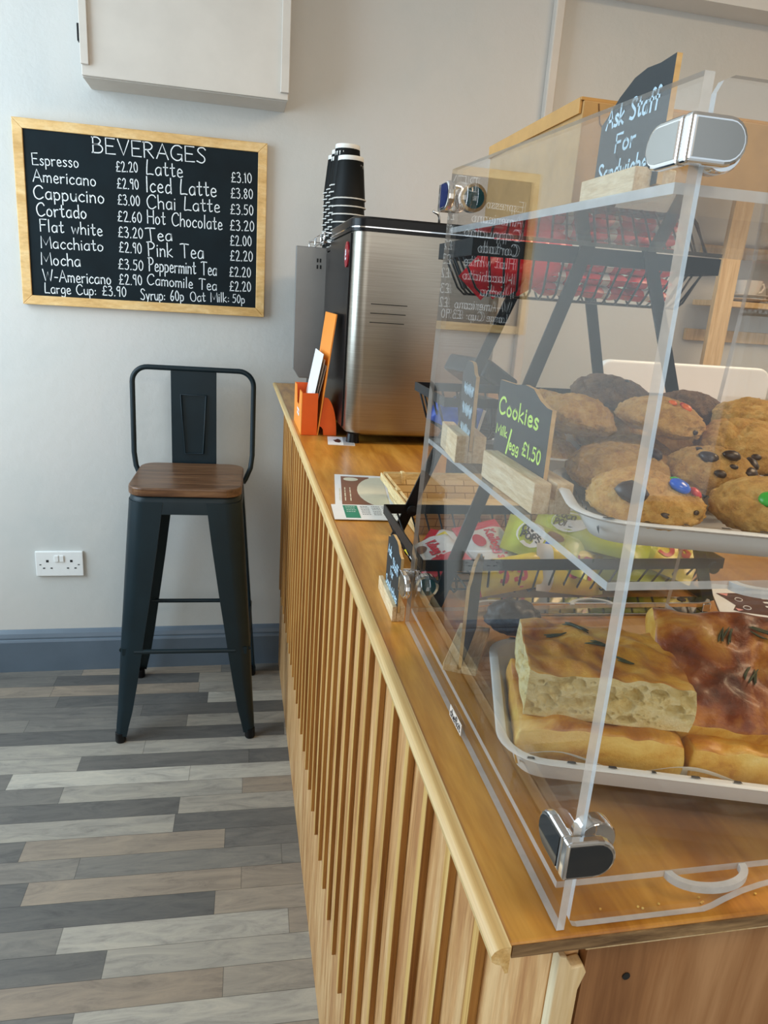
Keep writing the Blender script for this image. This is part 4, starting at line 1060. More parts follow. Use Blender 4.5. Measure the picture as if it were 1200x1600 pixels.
def cup_saucer(x, y, z, i):
    if i == 0:
        for k in range(2):
            s = MB().lathe([(0.0, 0.0), (0.035, 0.0), (0.055, 0.006), (0.074, 0.012), (0.074, 0.0135), (0.054, 0.008), (0.0, 0.003)], 28).build('saucer', M_CREAM, smooth=True, sharp=40)
            s.location = (x, y, z+0.0002+0.0115*k); tag(s, ('lower', 'upper')[k]+' cream saucer of the pair on the pine shelf', 'saucer', 'saucers on the pine shelf')
        z += 0.019
    t = thing('coffee_cup', ('white coffee cup standing on the saucers on pine shelf', 'second white coffee cup further along the pine shelf')[i], 'cup', (x, y, z), 0, 'cups on the pine shelf')
    MB().lathe([(0.0, 0.0), (0.024, 0.0), (0.036, 0.018), (0.042, 0.052), (0.040, 0.052), (0.033, 0.018), (0.0, 0.006)], 28).build('bowl', M_CREAM, t, smooth=True, sharp=40)
    MB().tube([(0.036, 0, 0.042), (0.055, 0, 0.044), (0.060, 0, 0.032), (0.052, 0, 0.018), (0.034, 0, 0.014)], 0.0045, 8).build('handle', M_CREAM, t, smooth=True)


cup_saucer(1.578, -0.100, 1.3522, 0)
cup_saucer(1.700, -0.100, 1.3522, 1)

# ================================================================== ACRYLIC DISPLAY CASE
ac = thing('display_case', 'clear acrylic countertop display case with chrome corner clamps', 'display case', (0.17, -1.94, 1.0))
off = (0.17, -1.94, 1.0)
AM = [M_ACR, M_EDGE]
XL, XR, YN, YF, ZT = 0.033, 0.306, -2.110, -1.768, 1.369


def panel(name, poly, o, ex, ey, ez, parent=ac, bev=0.0):
    return MB().prism(poly, o, ex, ey, ez, 0, 1).build(name, AM, parent, off=off)


panel('side_panel', [(0, 1.0008), (YF-YN, 1.0008), (YF-YN-0.030, ZT+0.013), (0, ZT)], (XL, YN, 0), (0.0065, 1, 0), (0, 0, 1), (0.004, 0, 0))
panel('side_panel', [(YN+0.004, 1.0008), (YF, 1.0008), (YF-0.030, ZT+.013), (YN+0.004, ZT)], (XR-0.004, 0, 0), (0, 1, 0), (0, 0, 1), (0.004, 0, 0))
# the near pane, with rounded corners and a scalloped finger cut at its foot
x0, x1 = XL+0.0062, XR-0.006
fp = [(x0, 1.006), (x0+0.002, 1.0022), (x0+0.005, 1.0012), (0.114, 1.0012), (0.119, 1.0028), (0.125, 1.006), (0.134, 1.0100), (0.145, 1.0130), (0.158, 1.0150), (0.172, 1.0156), (0.186, 1.0150), (0.199, 1.0130), (0.210, 1.0100), (0.219, 1.006), (0.225, 1.0028), (0.230, 1.0012), (x1-0.005, 1.0012), (x1-0.002, 1.0022), (x1, 1.006), (x1, ZT-.006), (x1-.002, ZT-.002), (x1-.006, ZT), (x0+.006, ZT), (x0+.002, ZT-.002), (x0, ZT-.006)]
panel('near_pane', fp, (0, YN+0.0005, 0), (1, 0, 0), (0, 0, 1), (0, 0.0032, 0))
for nm, z in (('base_shelf', 1.0115), ('middle_shelf', 1.1725), ('top_shelf', 1.3325)):
    ysn = YN+0.0148; ysf = YF-(0.002 if z < 1.1 else 0.010 if z < 1.3 else 0.018)
    sh = panel(nm, [(XL+0.0048, ysn), (XR-0.0048, ysn), (XR-0.0048, ysf), (XL+0.0070, ysf)], (0, 0, z-(0.020*ysn if nm == 'top_shelf' else 0)), (1, 0, 0), (0, 1, 0.020 if nm == 'top_shelf' else 0), (0, 0, 0.004))
    if nm == 'top_shelf': continue
    for cxh in (0.121, 0.223):
        for ye, sg in ((ysn, -1), (ysf, 1)):
            if sg < 0: dep = 0.0135
            else: dep = 0.015
            # half-moon finger pull: a curved lip standing off the shelf edge
            outer = [(cxh+0.0235*math.cos(a), ye+sg*(0.0006+dep*math.sin(a))) for a in [PI*k/18 for k in range(19)]]
            inner = [(cxh+0.0195*math.cos(a), ye+sg*(0.0006+(dep-0.0035)*math.sin(a))) for a in [PI*(18-k)/18 for k in range(19)]]
            MB().prism(outer+inner, (0, 0, z), (1, 0, 0), (0, 1, 0), (0, 0, 0.004), 1, 1).build('finger_pull', AM, sh, off=off)


def dshape(w, h, n=10):
    """flat end at u = 0, half-round end at u = w"""
    r = h/2
    return [(0, -r), (w-r, -r)]+[(w-r+r*math.sin(PI*k/n), -r*math.cos(PI*k/n)) for k in range(1, n)]+[(w-r, r), (0, r)]


def clamp(label_, yc, sy, zc, h, inlay, wA=0.023, wB=0.0175):
    """chrome corner clamp: one jaw on the side panel, one on the end pane"""
    th = 0.0055
    cl = MB()
    ys = yc
    cl.prism([(u, v) for u, v in dshape(wA, h)], (XL-th, ys, zc), (0, sy, 0), (0, 0, 1), (th-0.0002, 0, 0))
    c = cl.build('clamp', M_CHROME, ac, off=off, bevel=0.0014, seg=3)
    MB().prism([(u, v) for u, v in dshape(wB+th, h)], (XL-th, ys, zc), (1, 0, 0), (0, 0, 1), (0, -sy*th, 0)).build('end_jaw', M_CHROME, c, off=off, bevel=0.0014, seg=3)
    MB().prism([(0.002+u, v) for u, v in dshape(wA-0.004, h-0.004)], (XL-th-0.0004, ys, zc), (0, sy, 0), (0, 0, 1), (0.0004, 0, 0)).build('side_inlay', inlay[0], c, off=off)
    MB().prism([(0.002+u, v) for u, v in dshape(wB+th-0.004, h-0.004)], (XL-th, ys-sy*(th+0.0004), zc), (1, 0, 0), (0, 0, 1), (0, sy*0.0004, 0)).build('end_inlay', inlay[1], c, off=off)
    # inner boss that grips both sheets, with its own round inlay
    ib = MB().lathe([(0.0, 0), (h*0.46, 0), (h*0.5, 0.001), (h*0.5, 0.008), (0.0, 0.008)], 24)
    ib.xf(Matrix.Translation((XL+0.0165, ys+sy*0.0062, zc)) @ Matrix.Rotation(-sy*PI/2, 4, 'X'))
    ib = ib.build('inner_boss', M_CHROME, c, off=off, smooth=True, sharp=40)
    ii = MB().lathe([(0.0, 0), (h*0.38, 0), (h*0.38, 0.0006), (0.0, 0.0006)], 24)
    ii.xf(Matrix.Translation((XL+0.0165, ys+sy*0.0144, zc)) @ Matrix.Rotation(-sy*PI/2, 4, 'X'))
    ii.build('inner_inlay', inlay[1], ib, off=off)


M_INSILV = mat('silver_inlay', (0.40, 0.39, 0.37), 0.22, 1.0, var=0.01)
clamp('near lower', YN-0.0008, 1, 1.0470, 0.0205, (M_GLOSSB, M_GLOSSB), 0.025, 0.0205)
clamp('near upper', YN-0.0008, 1, 1.3472, 0.0160, (M_INSILV, M_INSILV))
clamp('far lower', YF+0.0008, -1, 1.041, 0.022, (M_INSILV, mat('teal_inlay', (0.01, 0.12, 0.17), 0.15)))
clamp('far upper', YF-0.0290, -1, 1.3625, 0.020, (mat('deep_blue_inlay', (0.005, 0.015, 0.10), 0.1), MATS['teal_inlay']))
lb = MB().prism([(-0.0135, 0.0), (0.0135, 0.0), (0.0135, 0.0085), (-0.0135, 0.0085)], (XL-0.0006, -1.939, 1.0028), (0, 1, 0), (0, 0, 1), (0.0004, 0, 0)).build('maker_label', mat('label_cream', (0.78, 0.70, 0.62), 0.5), ac, off=off)
write(MB(), "chefkit", (XL-0.0008, -1.9275, 1.0045), (0, -1, 0), (0, 0, 1), 0.0058, 0.023, pen=0.17).build('label_lettering', M_INK, lb, off=off)

# ================================================================== SMALL CHALK SIGNS
def sign(label, loc, rz, bl, bw, bh, L, H, zb, texts, tmat, tilt=0.0, shape=0, by=0.0):
    """slotted wooden block with a thin board; local y runs along the board, face looks to -x"""
    t = thing('chalk_sign', label, 'sign', loc, rz)
    MB().box(-bw/2, -0.0016, -bl/2, bl/2, 0, bh).build('wooden_base', M_BLOCK, t, bevel=0.0006)
    bb_ = MB().box(0.0016, bw/2, -bl/2, bl/2, 0, bh).build('wooden_base', M_BLOCK, t, bevel=0.0006)
    MB().box(-0.0015, 0.0015, -bl/2, bl/2, 0, zb-0.0005).build('slot_floor', M_BLOCK, bb_)
    # outline from the near end (y negative) to the far end
    h0, h1 = H*0.86, H
    if shape == 0:   # raised middle, shoulders both ends
        top = [(-L/2, h0), (-L/2+.06*L, h0+.005*H), (-L/2+.15*L, h0+.06*(H-h0)/0.14*.14+.02*H), (-L/2+.25*L, h1-.03*H), (-L/2+.36*L, h1), (L/2-.36*L, h1), (L/2-.25*L, h1-.03*H), (L/2-.15*L, h0+.04*H), (L/2-.06*L, h0+.005*H), (L/2, h0)]
    elif shape == 1:  # high near end, low far end
        top = [(-L/2, h1), (-L/2+.2*L, h1*.985), (-L/2+.38*L, h1), (-L/2+.55*L, h1*.97), (-L/2+.75*L, h0), (-L/2+.9*L, h0*.86), (L/2, h0*.78)]
    else:            # high far end, dips to the near end
        top = [(-L/2, h0*.98), (-L/2+.08*L, h0*.985), (-L/2+.2*L, h0+.03*H), (-L/2+.34*L, h1*.985), (-L/2+.5*L, h1), (-L/2+.66*L, h1*.97), (L/2-.15*L, h1*.965), (L/2, h1*.965)]
    poly = [(L/2, 0), (-L/2, 0)]+top
    R = Matrix.Rotation(tilt, 4, 'Y')
    bo = MB().prism(poly, (-0.0013, by, zb), (0, 1, 0), (0, 0, 1), (0.0026, 0, 0), 0, 1)
    bo = bo.build('board', [M_SLATE, M_FRAME], t)
    if texts:
        tm = MB()
        for (s, y0, z0, cap, ln) in texts: write(tm, s, (-0.0016, by+y0, zb+z0), (0, -1, 0), (0, 0, 1), cap, ln, pen=0.0013/cap if cap < 0.0085 else 0.17)
        tm.build('chalk_lettering', tmat, bo)
    return t


sign('chalk sign on the case top reading ask staff for sandwiches', (0.0575, -2.020, 1.3392), 0, 0.052, 0.020, 0.011, 0.060, 0.050, 0.004,
     [("Ask Staff", 0.024, 0.031, 0.0085, 0.046), ("For", 0.012, 0.019, 0.0075, 0.018), ("Sandwiches", 0.026, 0.007, 0.0080, 0.050)], M_CHALKB, shape=1)
sign('chalk sign with green writing for cookies on the middle shelf', (0.0545, -1.953, 1.1768), 0, 0.088, 0.024, 0.018, 0.086, 0.057, 0.009,
     [("Cookies", 0.039, 0.034, 0.0105, 0.066), ("Milk", 0.040, 0.020, 0.0062, 0.020), ("/", 0.018, 0.012, 0.014, 0.005), ("egg", 0.014, 0.014, 0.0070, 0.016), ("£1.50", -0.008, 0.015, 0.0085, 0.028)], M_NEON, shape=2, by=0.012)
fs = sign('chalk sign seen edge on at the far end of the middle shelf', (0.0490, -1.842, 1.1768), math.radians(-6), 0.062, 0.022, 0.020, 0.046, 0.062, 0.009, None, None, shape=0, by=-0.008)
fw_ = MB(); rr = random.Random(11)
for z_ in (1.186+0.012, 1.186+0.027, 1.186+0.042):
    for k in range(4):
        y_ = 0.006-0.0085*k-0.002
        pts = [(-0.0016, y_-0.0075*j/6, z_-1.1768+0.0045*math.sin(j*2.1+k)+rr.uniform(-.001, .001)) for j in range(7)]
        for p_, q_ in zip(pts, pts[1:]): fw_.bar(p_, q_, 0.0012, 0.0002, (0, 0.3, 1))
fw_.build('chalk_lettering', M_CHALKB, [c for c in fs.children if c.name.startswith('board')][0])
sign('chalk sign turned away beside the focaccia on the base shelf', (0.0665, -1.856, 1.0158), math.radians(-27), 0.078, 0.026, 0.006, 0.074, 0.078, 0.0035, None, None, shape=0)
sign('chalk sign outside the case on the counter edge, pale wooden base', (0.0300, -1.727, 1.0), math.radians(-1.5), 0.078, 0.012, 0.015, 0.066, 0.062, 0.009,
     [("Ask", 0.028, 0.038, 0.010, 0.018), ("Staff", 0.002, 0.032, 0.010, 0.026), ("For", 0.010, 0.021, 0.009, 0.014), ("Sandwiches", 0.029, 0.006, 0.009, 0.056)], M_CHALKB, shape=0, by=-0.006)

# ================================================================== KRAFT BOX ON TOP OF THE CASE
kb = thing('kraft_box', 'brown kraft cake box lying on the top of the acrylic case', 'box', (0.17, -1.90, 1.3425))
off = (0.17, -1.90, 1.3425)
kx0, kx1, ky0, ky1, kz0, kz1 = 0.052, 0.292, -1.975, -1.832, 1.3425, 1.3915
MB().box(kx0, kx1, ky0, ky1, kz0, kz1).build('carton', M_KRAFT, kb, off=off, bevel=0.0006)
ldm = MB().box(kx0-0.0012, kx1+.0012, ky0+0.001, ky1+0.001, kz1+0.0002, kz1+0.0016)
ldm.box(kx0-0.0014, kx0-0.0002, ky0+0.002, ky1, kz1-0.006, kz1+0.0016)
ldm.build('lid', mat('kraft_lid', (0.56, 0.30, 0.085), 0.75, var=0.08, scale=60), kb, off=off)
fl = MB()
for x in (0.085, 0.24):
    pts = [(x-0.025, kz1-0.001), (x-0.023, kz1-0.010), (x-0.016, kz1-0.016), (x+0.016, kz1-0.016), (x+0.023, kz1-0.010), (x+0.025, kz1-0.001)]
    for a, b in zip(pts, pts[1:]): fl.bar((a[0], ky0-0.0002, a[1]), (b[0], ky0-0.0002, b[1]), 0.0006, 0.0003, (0, 0, 1) if abs(a[0]-b[0]) > abs(a[1]-b[1]) else (1, 0, 0))
fl.build('tab_slits', mat('kraft_shadow_line', (0.20, 0.10, 0.035), 0.8), kb, off=off)

# ================================================================== TRAYS
TR_ANG = math.radians(-17)


def tray(name, label, loc, w, d, h, marks, rz=TR_ANG):
    t = thing(name, label, 'tray', loc, rz, 'white food trays in the acrylic case')
    tm = MB(); rings = []
    for i, z in ((0.010, 0.0), (0.006, 0.001), (0.0025, h*0.5), (-0.001, h-0.001), (-0.006, h), (-0.0075, h-0.001), (-0.0062, h-0.0022), (-0.0005, h-0.0024), (0.004, h*0.5), (0.0075, 0.0028), (0.011, 0.0016)):
        rings.append([(x, y, z) for x, y in rrect(w-2*i, d-2*i, max(0.006, 0.022-i), 7)])
    loft(tm, rings)
    tm.build('tray_body', M_PLASTIC, t, smooth=True, sharp=50)
    mk = MB(); rr = random.Random(marks)
    for sx in (-1, 1):
        for k in range(9):
            y = -d/2+d*(k+.5)/9; a = rr.uniform(-.6, .6)
            o = Vector((sx*(w/2-0.0062), y, h*0.45))
            e1 = Vector((0, math.cos(a), math.sin(a))); e2 = Vector((sx*0.22, -math.sin(a), math.cos(a))).normalized()
            if marks == 3: sh = [(-.003, -.0008), (.003, -.0006), (.003, .0006), (-.003, .001)]
            else: sh = [(0, -.0025), (.0024, .0004), (.0018, .0020), (.0005, .0017), (0, .0008), (-.0005, .0017), (-.0018, .0020), (-.0024, .0004)]
            mk.add([o+e1*p+e2*q-Vector((sx*0.0012, 0, 0)) for p, q in sh], [tuple(range(len(sh)))])
    for sy in (-1, 1):
        for k in range(10):
            x = -w/2+w*(k+.5)/10
            o = Vector((x, sy*(d/2+0.0035), h+0.0004)); c_ = rr.uniform(.5, 1.3)
            mk.add([o+Vector((p*c_, q, 0)) for p, q in ((-.0025, -.0012), (.0025, -.0012), (.002, .001), (-.002, .001))], [(0, 1, 2, 3)])
            o2 = Vector((x+.006, sy*(d/2-0.0062-.001), h*0.5))
            sh = [(0, -.0025), (.0024, .0004), (.0018, .0020), (.0005, .0017), (0, .0008), (-.0005, .0017), (-.0018, .0020), (-.0024, .0004)]
            mk.add([o2+Vector((p, -sy*.001, q)) for p, q in sh], [tuple(range(8))])
    mk.build('printed_marks', M_INK, t)
    return t


def tloc(cx, cy, u, v, a=TR_ANG):
    return (cx+u*math.cos(a)-v*math.sin(a), cy+u*math.sin(a)+v*math.cos(a))


# near-left corners measured on the photo; centres follow from size and turn
def centre(x, y, w, d, a=TR_ANG): return tloc(x, y, w/2, d/2, a)


ntw, ntd = 0.185, 0.108
nx_, ny_ = centre(0.049, -2.049, ntw, ntd)
tray('cookie_tray', 'white tray of candy cookies at the open side of middle shelf', (nx_, ny_, 1.1770), ntw, ntd, 0.016, 1)
fx_, fy_ = centre(0.062, -1.928, ntw+.02, ntd+.015)
tray('cookie_tray', 'white tray of heaped cookies behind the green lettered sign', (fx_, fy_, 1.1770), ntw+.02, ntd+.015, 0.020, 2)
ltw, ltd = 0.235, 0.150
lx_, ly_ = centre(0.040, -2.018, ltw, ltd)
tray('bread_tray', 'white tray of focaccia on the base shelf', (lx_, ly_, 1.0160), ltw, ltd, 0.020, 3)

# paper liner in the bread tray: a wavy sheet that rises against the tray walls
ln_ = MB()


def liner(u, v):
    x = (u-.5)*(ltw-0.022); y = (v-.5)*(ltd-0.022)
    e = max(abs(u-.5), abs(v-.5))*2
    lift = max(0, (e-0.86)/0.14)
    wv = 0.5+0.5*math.sin(u*17+v*11)
    return (x, y, 0.0030+lift*(0.006+0.008*wv))


ln_.grid(liner, 40, 30)
lo_ = ln_.build('paper_liner', mat('greaseproof_paper', (0.72, 0.70, 0.64), 0.5, var=0.03), smooth=True)
lo_.location = (lx_, ly_, 1.0160); lo_.rotation_euler = (0, 0, TR_ANG)
tag(lo_, 'crinkled white paper liner under the focaccia in the bread tray', 'paper')
sm = lo_.modifiers.new('thick', 'SOLIDIFY'); sm.thickness = 0.0003

# ================================================================== COOKIES
def fbm(p, o=4):
    s, a = 0.0, 1.0
    for _ in range(o): s += a*noise.noise(p); p = p*2.03; a *= 0.5
    return s


def cookie(label, loc, R, H, m, seed, tilt=(0, 0), chips=(), sub=5, grp='cookies in the acrylic case'):
    t = thing('cookie', label, 'cookie', loc, 0, grp); t.rotation_euler = (tilt[0], tilt[1], random.uniform(0, 6.28) if not chips else 0)
    bm = bmesh.new(); bmesh.ops.create_icosphere(bm, subdivisions=sub, radius=1.0)
    sv = Vector((seed*3.1, seed*1.7, seed*.9))

    def surf(d):
        d = d.normalized()
        rxy = math.sqrt(d.x*d.x+d.y*d.y)
        r = 1+0.07*noise.noise(d*1.6+sv)+0.06*fbm(d*3.4+sv)
        # cracks: ridged noise carved into the top, crumbly lumps between them
        rg = abs(noise.noise(d*2.6+sv*2)+0.35*noise.noise(d*7+sv)); ck = max(0, 1-rg/0.10)**0.6*(0.35+0.65*max(0, d.z))
        r += 0.034*fbm(d*9+sv, 3)+0.016*fbm(d*24+sv, 2)
        p = d*r
        z = p.z
        z = (z*0.62 if z > 0 else z*0.30)
        zz = z*H*1.12-ck*0.0030
        return Vector((p.x*R*(1.0-ck*.02), p.y*R*(1.0-ck*.02), zz+H*0.30))
    for v in bm.verts: v.co = surf(v.co)
    me = bpy.data.meshes.new('biscuit'); bm.to_mesh(me); bm.free()
    me.materials.append(m)
    for p in me.polygons: p.use_smooth = True
    o = bpy.data.objects.new('biscuit', me); COL.objects.link(o); o.parent = t
    for (kind, a, e, s) in chips:
        d = Vector((math.cos(e)*math.cos(a), math.cos(e)*math.sin(a), math.sin(e)))
        P = surf(d); nrm = Vector((d.x*.7, d.y*.7, d.z*1.4)).normalized()
        q = MB()
        if kind == 'choc':
            g = bmesh.new(); bmesh.ops.create_icosphere(g, subdivisions=2, radius=s)
            vs = [v.co*(1+.25*noise.noise(v.co*300+sv)) for v in g.verts]; fs = [tuple(v.index for v in f.verts) for f in g.faces]; g.free()
            q.add([Vector((v.x*1.2, v.y*.8, v.z*.55)) for v in vs], fs); nm, mm = 'chocolate_chip', M_CHOC
        else:
            q.lathe([(0.0, -s*.5), (s*.6, -s*.42), (s*.93, -s*.2), (s, 0), (s*.93, s*.2), (s*.6, s*.42), (0.0, s*.5)], 18)
            nm, mm = 'candy_button', {'blue': M_CBLUE, 'green': M_CGREEN, 'red': M_CRED, 'orange': M_CORANGE}[kind]
        q.xf(Matrix.Translation(P+nrm*s*.12) @ nrm.to_track_quat('Z', 'Y').to_matrix().to_4x4())
        q.build(nm, mm, t, smooth=True)
    return t


d2 = math.radians
ZN, ZF = 1.1815, 1.1835
C = cookie
C('golden cookie with a blue candy on the near tray edge', (0.0865, -2.034, 1.1885), 0.0295, 0.0235, M_COOKIE, 1, (rx(6), rx(2)),
  [('blue', d2(-50), d2(58), .0056), ('green', d2(-8), d2(56), .0055), ('red', d2(-30), d2(40), .0036), ('choc', d2(-140), d2(42), .0075), ('choc', d2(-100), d2(18), .002), ('choc', d2(-60), d2(22), .0018)])
C('golden cookie with two green candies on the near tray edge', (0.149, -2.050, 1.1890), 0.0285, 0.0235, M_COOKIE, 2, (rx(8), rx(-4)),
  [('green', d2(-135), d2(52), .0050), ('green', d2(-115), d2(36), .0050), ('choc', d2(-60), d2(35), .003)])
C('plain golden cookie behind the blue candy cookie', (0.1050, -1.974, 1.1900), 0.0300, 0.0235, M_COOKIE, 3, (rx(8), rx(-4)), [('choc', d2(-20), d2(50), .005)])
C('chocolate chip cookie in the middle of the candy tray', (0.1600, -1.986, 1.1910), 0.0270, 0.0250, M_COOKIE, 4, (rx(8), rx(4)),
  [('choc', d2(-150), d2(55), .0050), ('choc', d2(-90), d2(70), .0050), ('choc', d2(-60), d2(40), .0050), ('choc', d2(-20), d2(45), .0055), ('choc', d2(-120), d2(30), .003), ('choc', d2(140), d2(60), .004), ('choc', d2(-100), d2(48), .0022)])
C('chocolate chip cookie at the far end of the candy tray', (0.2120, -2.030, ZN+.002), 0.0280, 0.0280, M_COOKIE, 5, (rx(8), 0), [('choc', d2(-160), d2(50), .004), ('choc', d2(-90), d2(60), .004)])
C('golden cookie at the bottom of the heap beside the green lettered sign', (0.0935, -1.893, ZF), 0.0250, 0.020, M_COOKIE, 6, (0, 0), (), 4)
C('pale nutty cookie lying on top beside the green lettered sign', (0.1040, -1.907, ZF+.0250), 0.0285, 0.0260, M_COOKIE, 7, (rx(6), rx(10)), ())
C('golden cookie under the red flecked cookie', (0.1560, -1.905, ZF), 0.0290, 0.024, M_COOKIE, 8, (0, 0), (), 4)
C('golden cookie with red and orange flecks on the heap', (0.1660, -1.912, ZF+.0285), 0.0300, 0.0235, M_COOKIE, 9, (rx(6), rx(6)),
  [('orange', d2(-60), d2(60), .004), ('red', d2(-50), d2(66), .003), ('choc', d2(-70), d2(5), .0022), ('orange', d2(-100), d2(70), .003)])
C('large chocolate chip cookie leaning on the rim of the heaped tray', (0.2160, -1.943, ZF+.0165), 0.0340, 0.0250, M_COOKIE, 10, (rx(14), rx(-6)),
  [('choc', d2(-75), d2(48), .0050), ('choc', d2(-40), d2(35), .0040), ('choc', d2(-120), d2(30), .0025), ('choc', d2(-90), d2(20), .0018)])
C('golden cookie on the heap behind the large chip cookie', (0.2600, -1.890, ZF+.0235), 0.0310, 0.0280, M_COOKIE, 11, (rx(4), 0), [('orange', d2(-60), d2(60), .003)])
C('golden cookie at the heap bottom by the tray end', (0.2450, -1.890, ZF), 0.0270, 0.023, M_COOKIE, 12, (0, 0), (), 4)
C('dark brown oat cookie topmost at the back of the heap', (0.1590, -1.852, ZF+.0375), 0.0300, 0.0220, M_COOKIE2, 13, (rx(8), rx(3)), [('choc', d2(-60), d2(70), .002)])
C('dark brown oat cookie at the back against the white screen', (0.2350, -1.846, ZF+.0245), 0.0280, 0.0255, M_COOKIE2, 14, (rx(8), rx(10)), ())
C('golden cookie at the back hidden behind the pale nutty cookie', (0.1080, -1.848, ZF+.0215), 0.0260, 0.0245, M_COOKIE, 15, (rx(5), 0), (), 4)
C('golden cookie lowest at the back behind the sign', (0.1080, -1.836, ZF), 0.0260, 0.022, M_COOKIE, 16, (0, 0), (), 4)
C('golden cookie lowest under the dark topmost cookie', (0.1700, -1.846, ZF), 0.0290, 0.0345, M_COOKIE, 17, (0, 0), (), 4)
C('golden cookie lowest under the other dark cookie', (0.2300, -1.846, ZF), 0.0280, 0.025, M_COOKIE, 18, (0, 0), (), 4)

# ================================================================== FOCACCIA
def bread(label, loc, rot, w, d, h, seed, crumb=(), top=0, side=1, rnd=0.35, dim=0.0035, nx=64, ny=46, nz=20, crust=None):
    """slab of bread: grid box pulled to rounded edges, dimpled on top; crumb = set of cut faces ('front','left')"""
    t = thing('focaccia_piece', label, 'bread', loc, 0, 'focaccia pieces in the bread tray'); t.rotation_euler = rot
    sv = Vector((seed*2.3, seed*5.1, seed))
    q = MB()
    hr = random.Random(seed+40)
    holes = []
    for k in range(150):
        ra = hr.choice((.0010, .0012, .0016, .0016, .0022, .0030, .0050))*hr.uniform(.8, 1.2)
        holes.append((hr.uniform(-w/2, w/2), hr.uniform(.1*h, .9*h), ra, ra*hr.uniform(.5, 1.0), ra*hr.uniform(.7, 1.1)))

    def shape(x, y, z, face):
        # x, y in -1..1, z in 0..1
        fx = abs(x)**6; fy = abs(y)**6
        round_ = (max(0, 1-(fx if not ('left' in crumb and x < 0) else 0)*.9)*max(0, 1-(fy if not ('front' in crumb and y < 0) else 0)*.9))**rnd
        X, Y = x*w/2, y*d/2
        P = Vector((X, Y, 0))*1.0
        lump = 0.5*noise.noise(P*38+sv)+0.35*noise.noise(P*85+sv)
        zz = z*h*(0.80+0.20*round_)+(z**2)*dim*1.6*lump
        # bulge of the uncut sides
        bul = math.sin(PI*min(1, max(0, z)))*0.05
        if not ('front' in crumb and y < 0): Y *= 0.955+bul
        elif False: pass
        if not ('left' in crumb and x < 0): X *= 0.965+bul*.7
        out = Vector((X, Y, zz))
        out += Vector((noise.noise(out*60+sv), noise.noise(out*60+sv*2), 0))*0.0012
        if face in ('front', 'left') and face in crumb:
            e = min(1, 8*min(z, 1-z))*min(1, 10*(1-abs(x if face == 'front' else y)))
            mv = 0.0
            cc = x*w/2 if face == 'front' else y*d/2
            for (a_, b_, ra, rb, dp) in holes:
                qq = ((cc-a_)/ra)**2+((zz-b_)/rb)**2
                if qq < 1: mv = max(mv, dp*1.5*(1-qq)**0.4)
            mv *= e
            if face == 'front': out.y += mv
            else: out.x += mv
        return out

    def face(nm, fn, nu, nv, m):
        q.grid(lambda u, v: fn(u, v), nu, nv, m)
    face('top', lambda u, v: shape(2*u-1, 2*v-1, 1, 'top'), nx, ny, top)
    face('bottom', lambda u, v: shape(2*u-1, 2*v-1, 0, 'bottom'), nx, ny, side)
    hi = 3 if crumb else 1
    face('front', lambda u, v: shape(2*u-1, -1, v, 'front'), nx*hi if 'front' in crumb else nx, nz*hi if 'front' in crumb else nz, 2 if 'front' in crumb else side)
    face('back', lambda u, v: shape(2*u-1, 1, v, 'back'), nx, nz, side)
    face('left', lambda u, v: shape(-1, 2*u-1, v, 'left'), ny, nz, 2 if 'left' in crumb else side)
    face('right', lambda u, v: shape(1, 2*u-1, v, 'right'), ny, nz, side)
    me = q.build('loaf', [crust or M_CRUST, M_PALEC, M_CRUMB], t, smooth=True)
    bm = bmesh.new(); bm.from_mesh(me.data); bmesh.ops.remove_doubles(bm, verts=bm.verts, dist=0.00015); bmesh.ops.recalc_face_normals(bm, faces=bm.faces); bm.to_mesh(me.data); bm.free()
    for p in me.data.polygons: p.use_smooth = True
    return t, shape, w, d


def herb(t, shape, w, d, spots, seed):
    rr = random.Random(seed)
    for (u, v, a, n) in spots:
        q = MB()
        for k in range(n):
            x, y = u+rr.uniform(-.004, .004)/w*2, v+rr.uniform(-.003, .003)/d*2
            aa = a+rr.uniform(-.3, .3); ln = rr.uniform(.010, .016); pts = []
            for j in range(5):
                xx, yy = x+math.cos(aa)*ln*(j/4-.5)/w*2, y+math.sin(aa)*ln*(j/4-.5)/d*2
                p = shape(max(-.97, min(.97, xx)), max(-.97, min(.97, yy)), 1, 'top'); pts.append(p+Vector((0, 0, .0009+.0006*k/n)))
            q.tube(pts, 0.0006, 5, rs=[.0003, .0007, .0008, .0007, .0003])
        q.build('rosemary_sprig', M_HERB, t, smooth=True)


def tl(u, v): return tloc(0.0, 0.0, u, v)


def place(x, y, w, d, a=TR_ANG):
    return tloc(x, y, w/2, d/2, a)


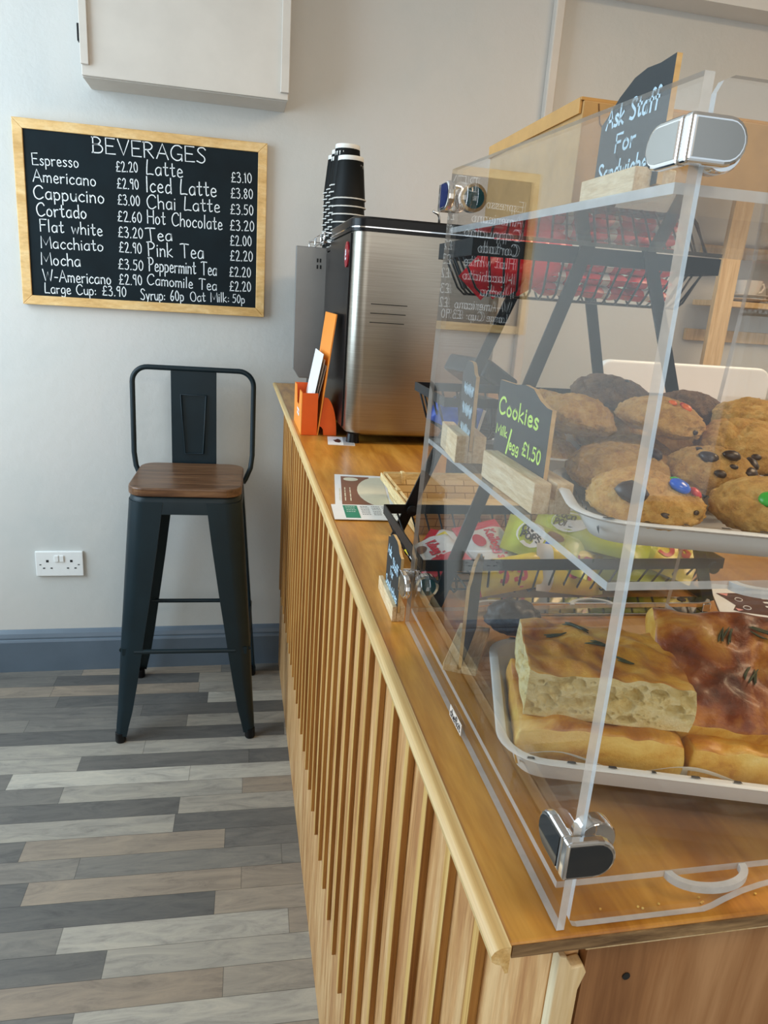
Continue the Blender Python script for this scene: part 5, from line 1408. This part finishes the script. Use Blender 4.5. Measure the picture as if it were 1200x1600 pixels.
bx, by_ = place(0.0475, -2.008, 0.100, 0.090)
bread('golden focaccia piece under the cut one in the bread tray', (bx, by_, 1.0192), (0, 0, TR_ANG), 0.100, 0.090, 0.0285, 1, (), 0, 1)
bx, by_ = place(0.1470, -2.037, 0.110, 0.088)
bread('golden focaccia piece beneath the large browned one', (bx, by_, 1.0192), (0, 0, TR_ANG), 0.110, 0.088, 0.0255, 2, (), 0, 1)
bx, by_ = place(0.0555, -1.996, 0.102, 0.080)
b1 = bread('cut focaccia slab showing its open crumb, topmost', (bx, by_, 1.0475), (rx(1), rx(0), TR_ANG), 0.102, 0.080, 0.0300, 3, ('front', 'left'), 0, 1, dim=0.0050)
herb(*b1, [(-.25, .62, -.6, 6), (-.62, .45, .2, 2), (-.1, .0, -.2, 3), (.3, -.3, -.4, 2)], 4)
b2 = bread('large browned shiny focaccia piece leaning across the tray', (0.2150, -1.990, 1.0480), (rx(27), rx(-2), TR_ANG-0.12), 0.124, 0.098, 0.0320, 5, (), 0, 1, dim=0.0060, crust=M_DEEP)
herb(*b2, [(-.25, .45, 1.3, 6), (.15, .62, -.3, 5), (-.05, -.1, 1.2, 5), (.25, -.05, .4, 4), (.5, -.4, .5, 3)], 6)

# chocolate brownie behind the focaccia
bwm = bmesh.new(); bmesh.ops.create_icosphere(bwm, subdivisions=4, radius=1)
for v in bwm.verts:
    d = v.co.normalized(); r = 1+.18*noise.noise(d*2.4)+.08*fbm(d*6)
    v.co = Vector((d.x*r*.024, d.y*r*.018, max(-.013, d.z*r*.015)+.013))
me_ = bpy.data.meshes.new('brownie'); bwm.to_mesh(me_); bwm.free(); me_.materials.append(M_BROWNIE)
for p in me_.polygons: p.use_smooth = True
bo_ = bpy.data.objects.new('brownie', me_); COL.objects.link(bo_); bo_.location = (0.118, -1.822, 1.0160)
tag(bo_, 'dark chocolate brownie on the base shelf behind the bread tray', 'brownie')

# crumbs on the counter under the near pane
cr0 = MB(); rr = random.Random(3)
for k in range(9):
    x, y = rr.uniform(0.06, 0.15), rr.uniform(-2.104, -2.100)
    cr0.lathe([(0.0, 0), (0.0006, 0.0002), (0.0007, 0.0008), (0.0, 0.0012)], 6, (x, y, 1.0002))
co_ = cr0.build('crumbs', M_PALEC); co_['kind'] = 'stuff'
tag(co_, 'scattered bread crumbs on the counter by the near pane', 'crumbs')
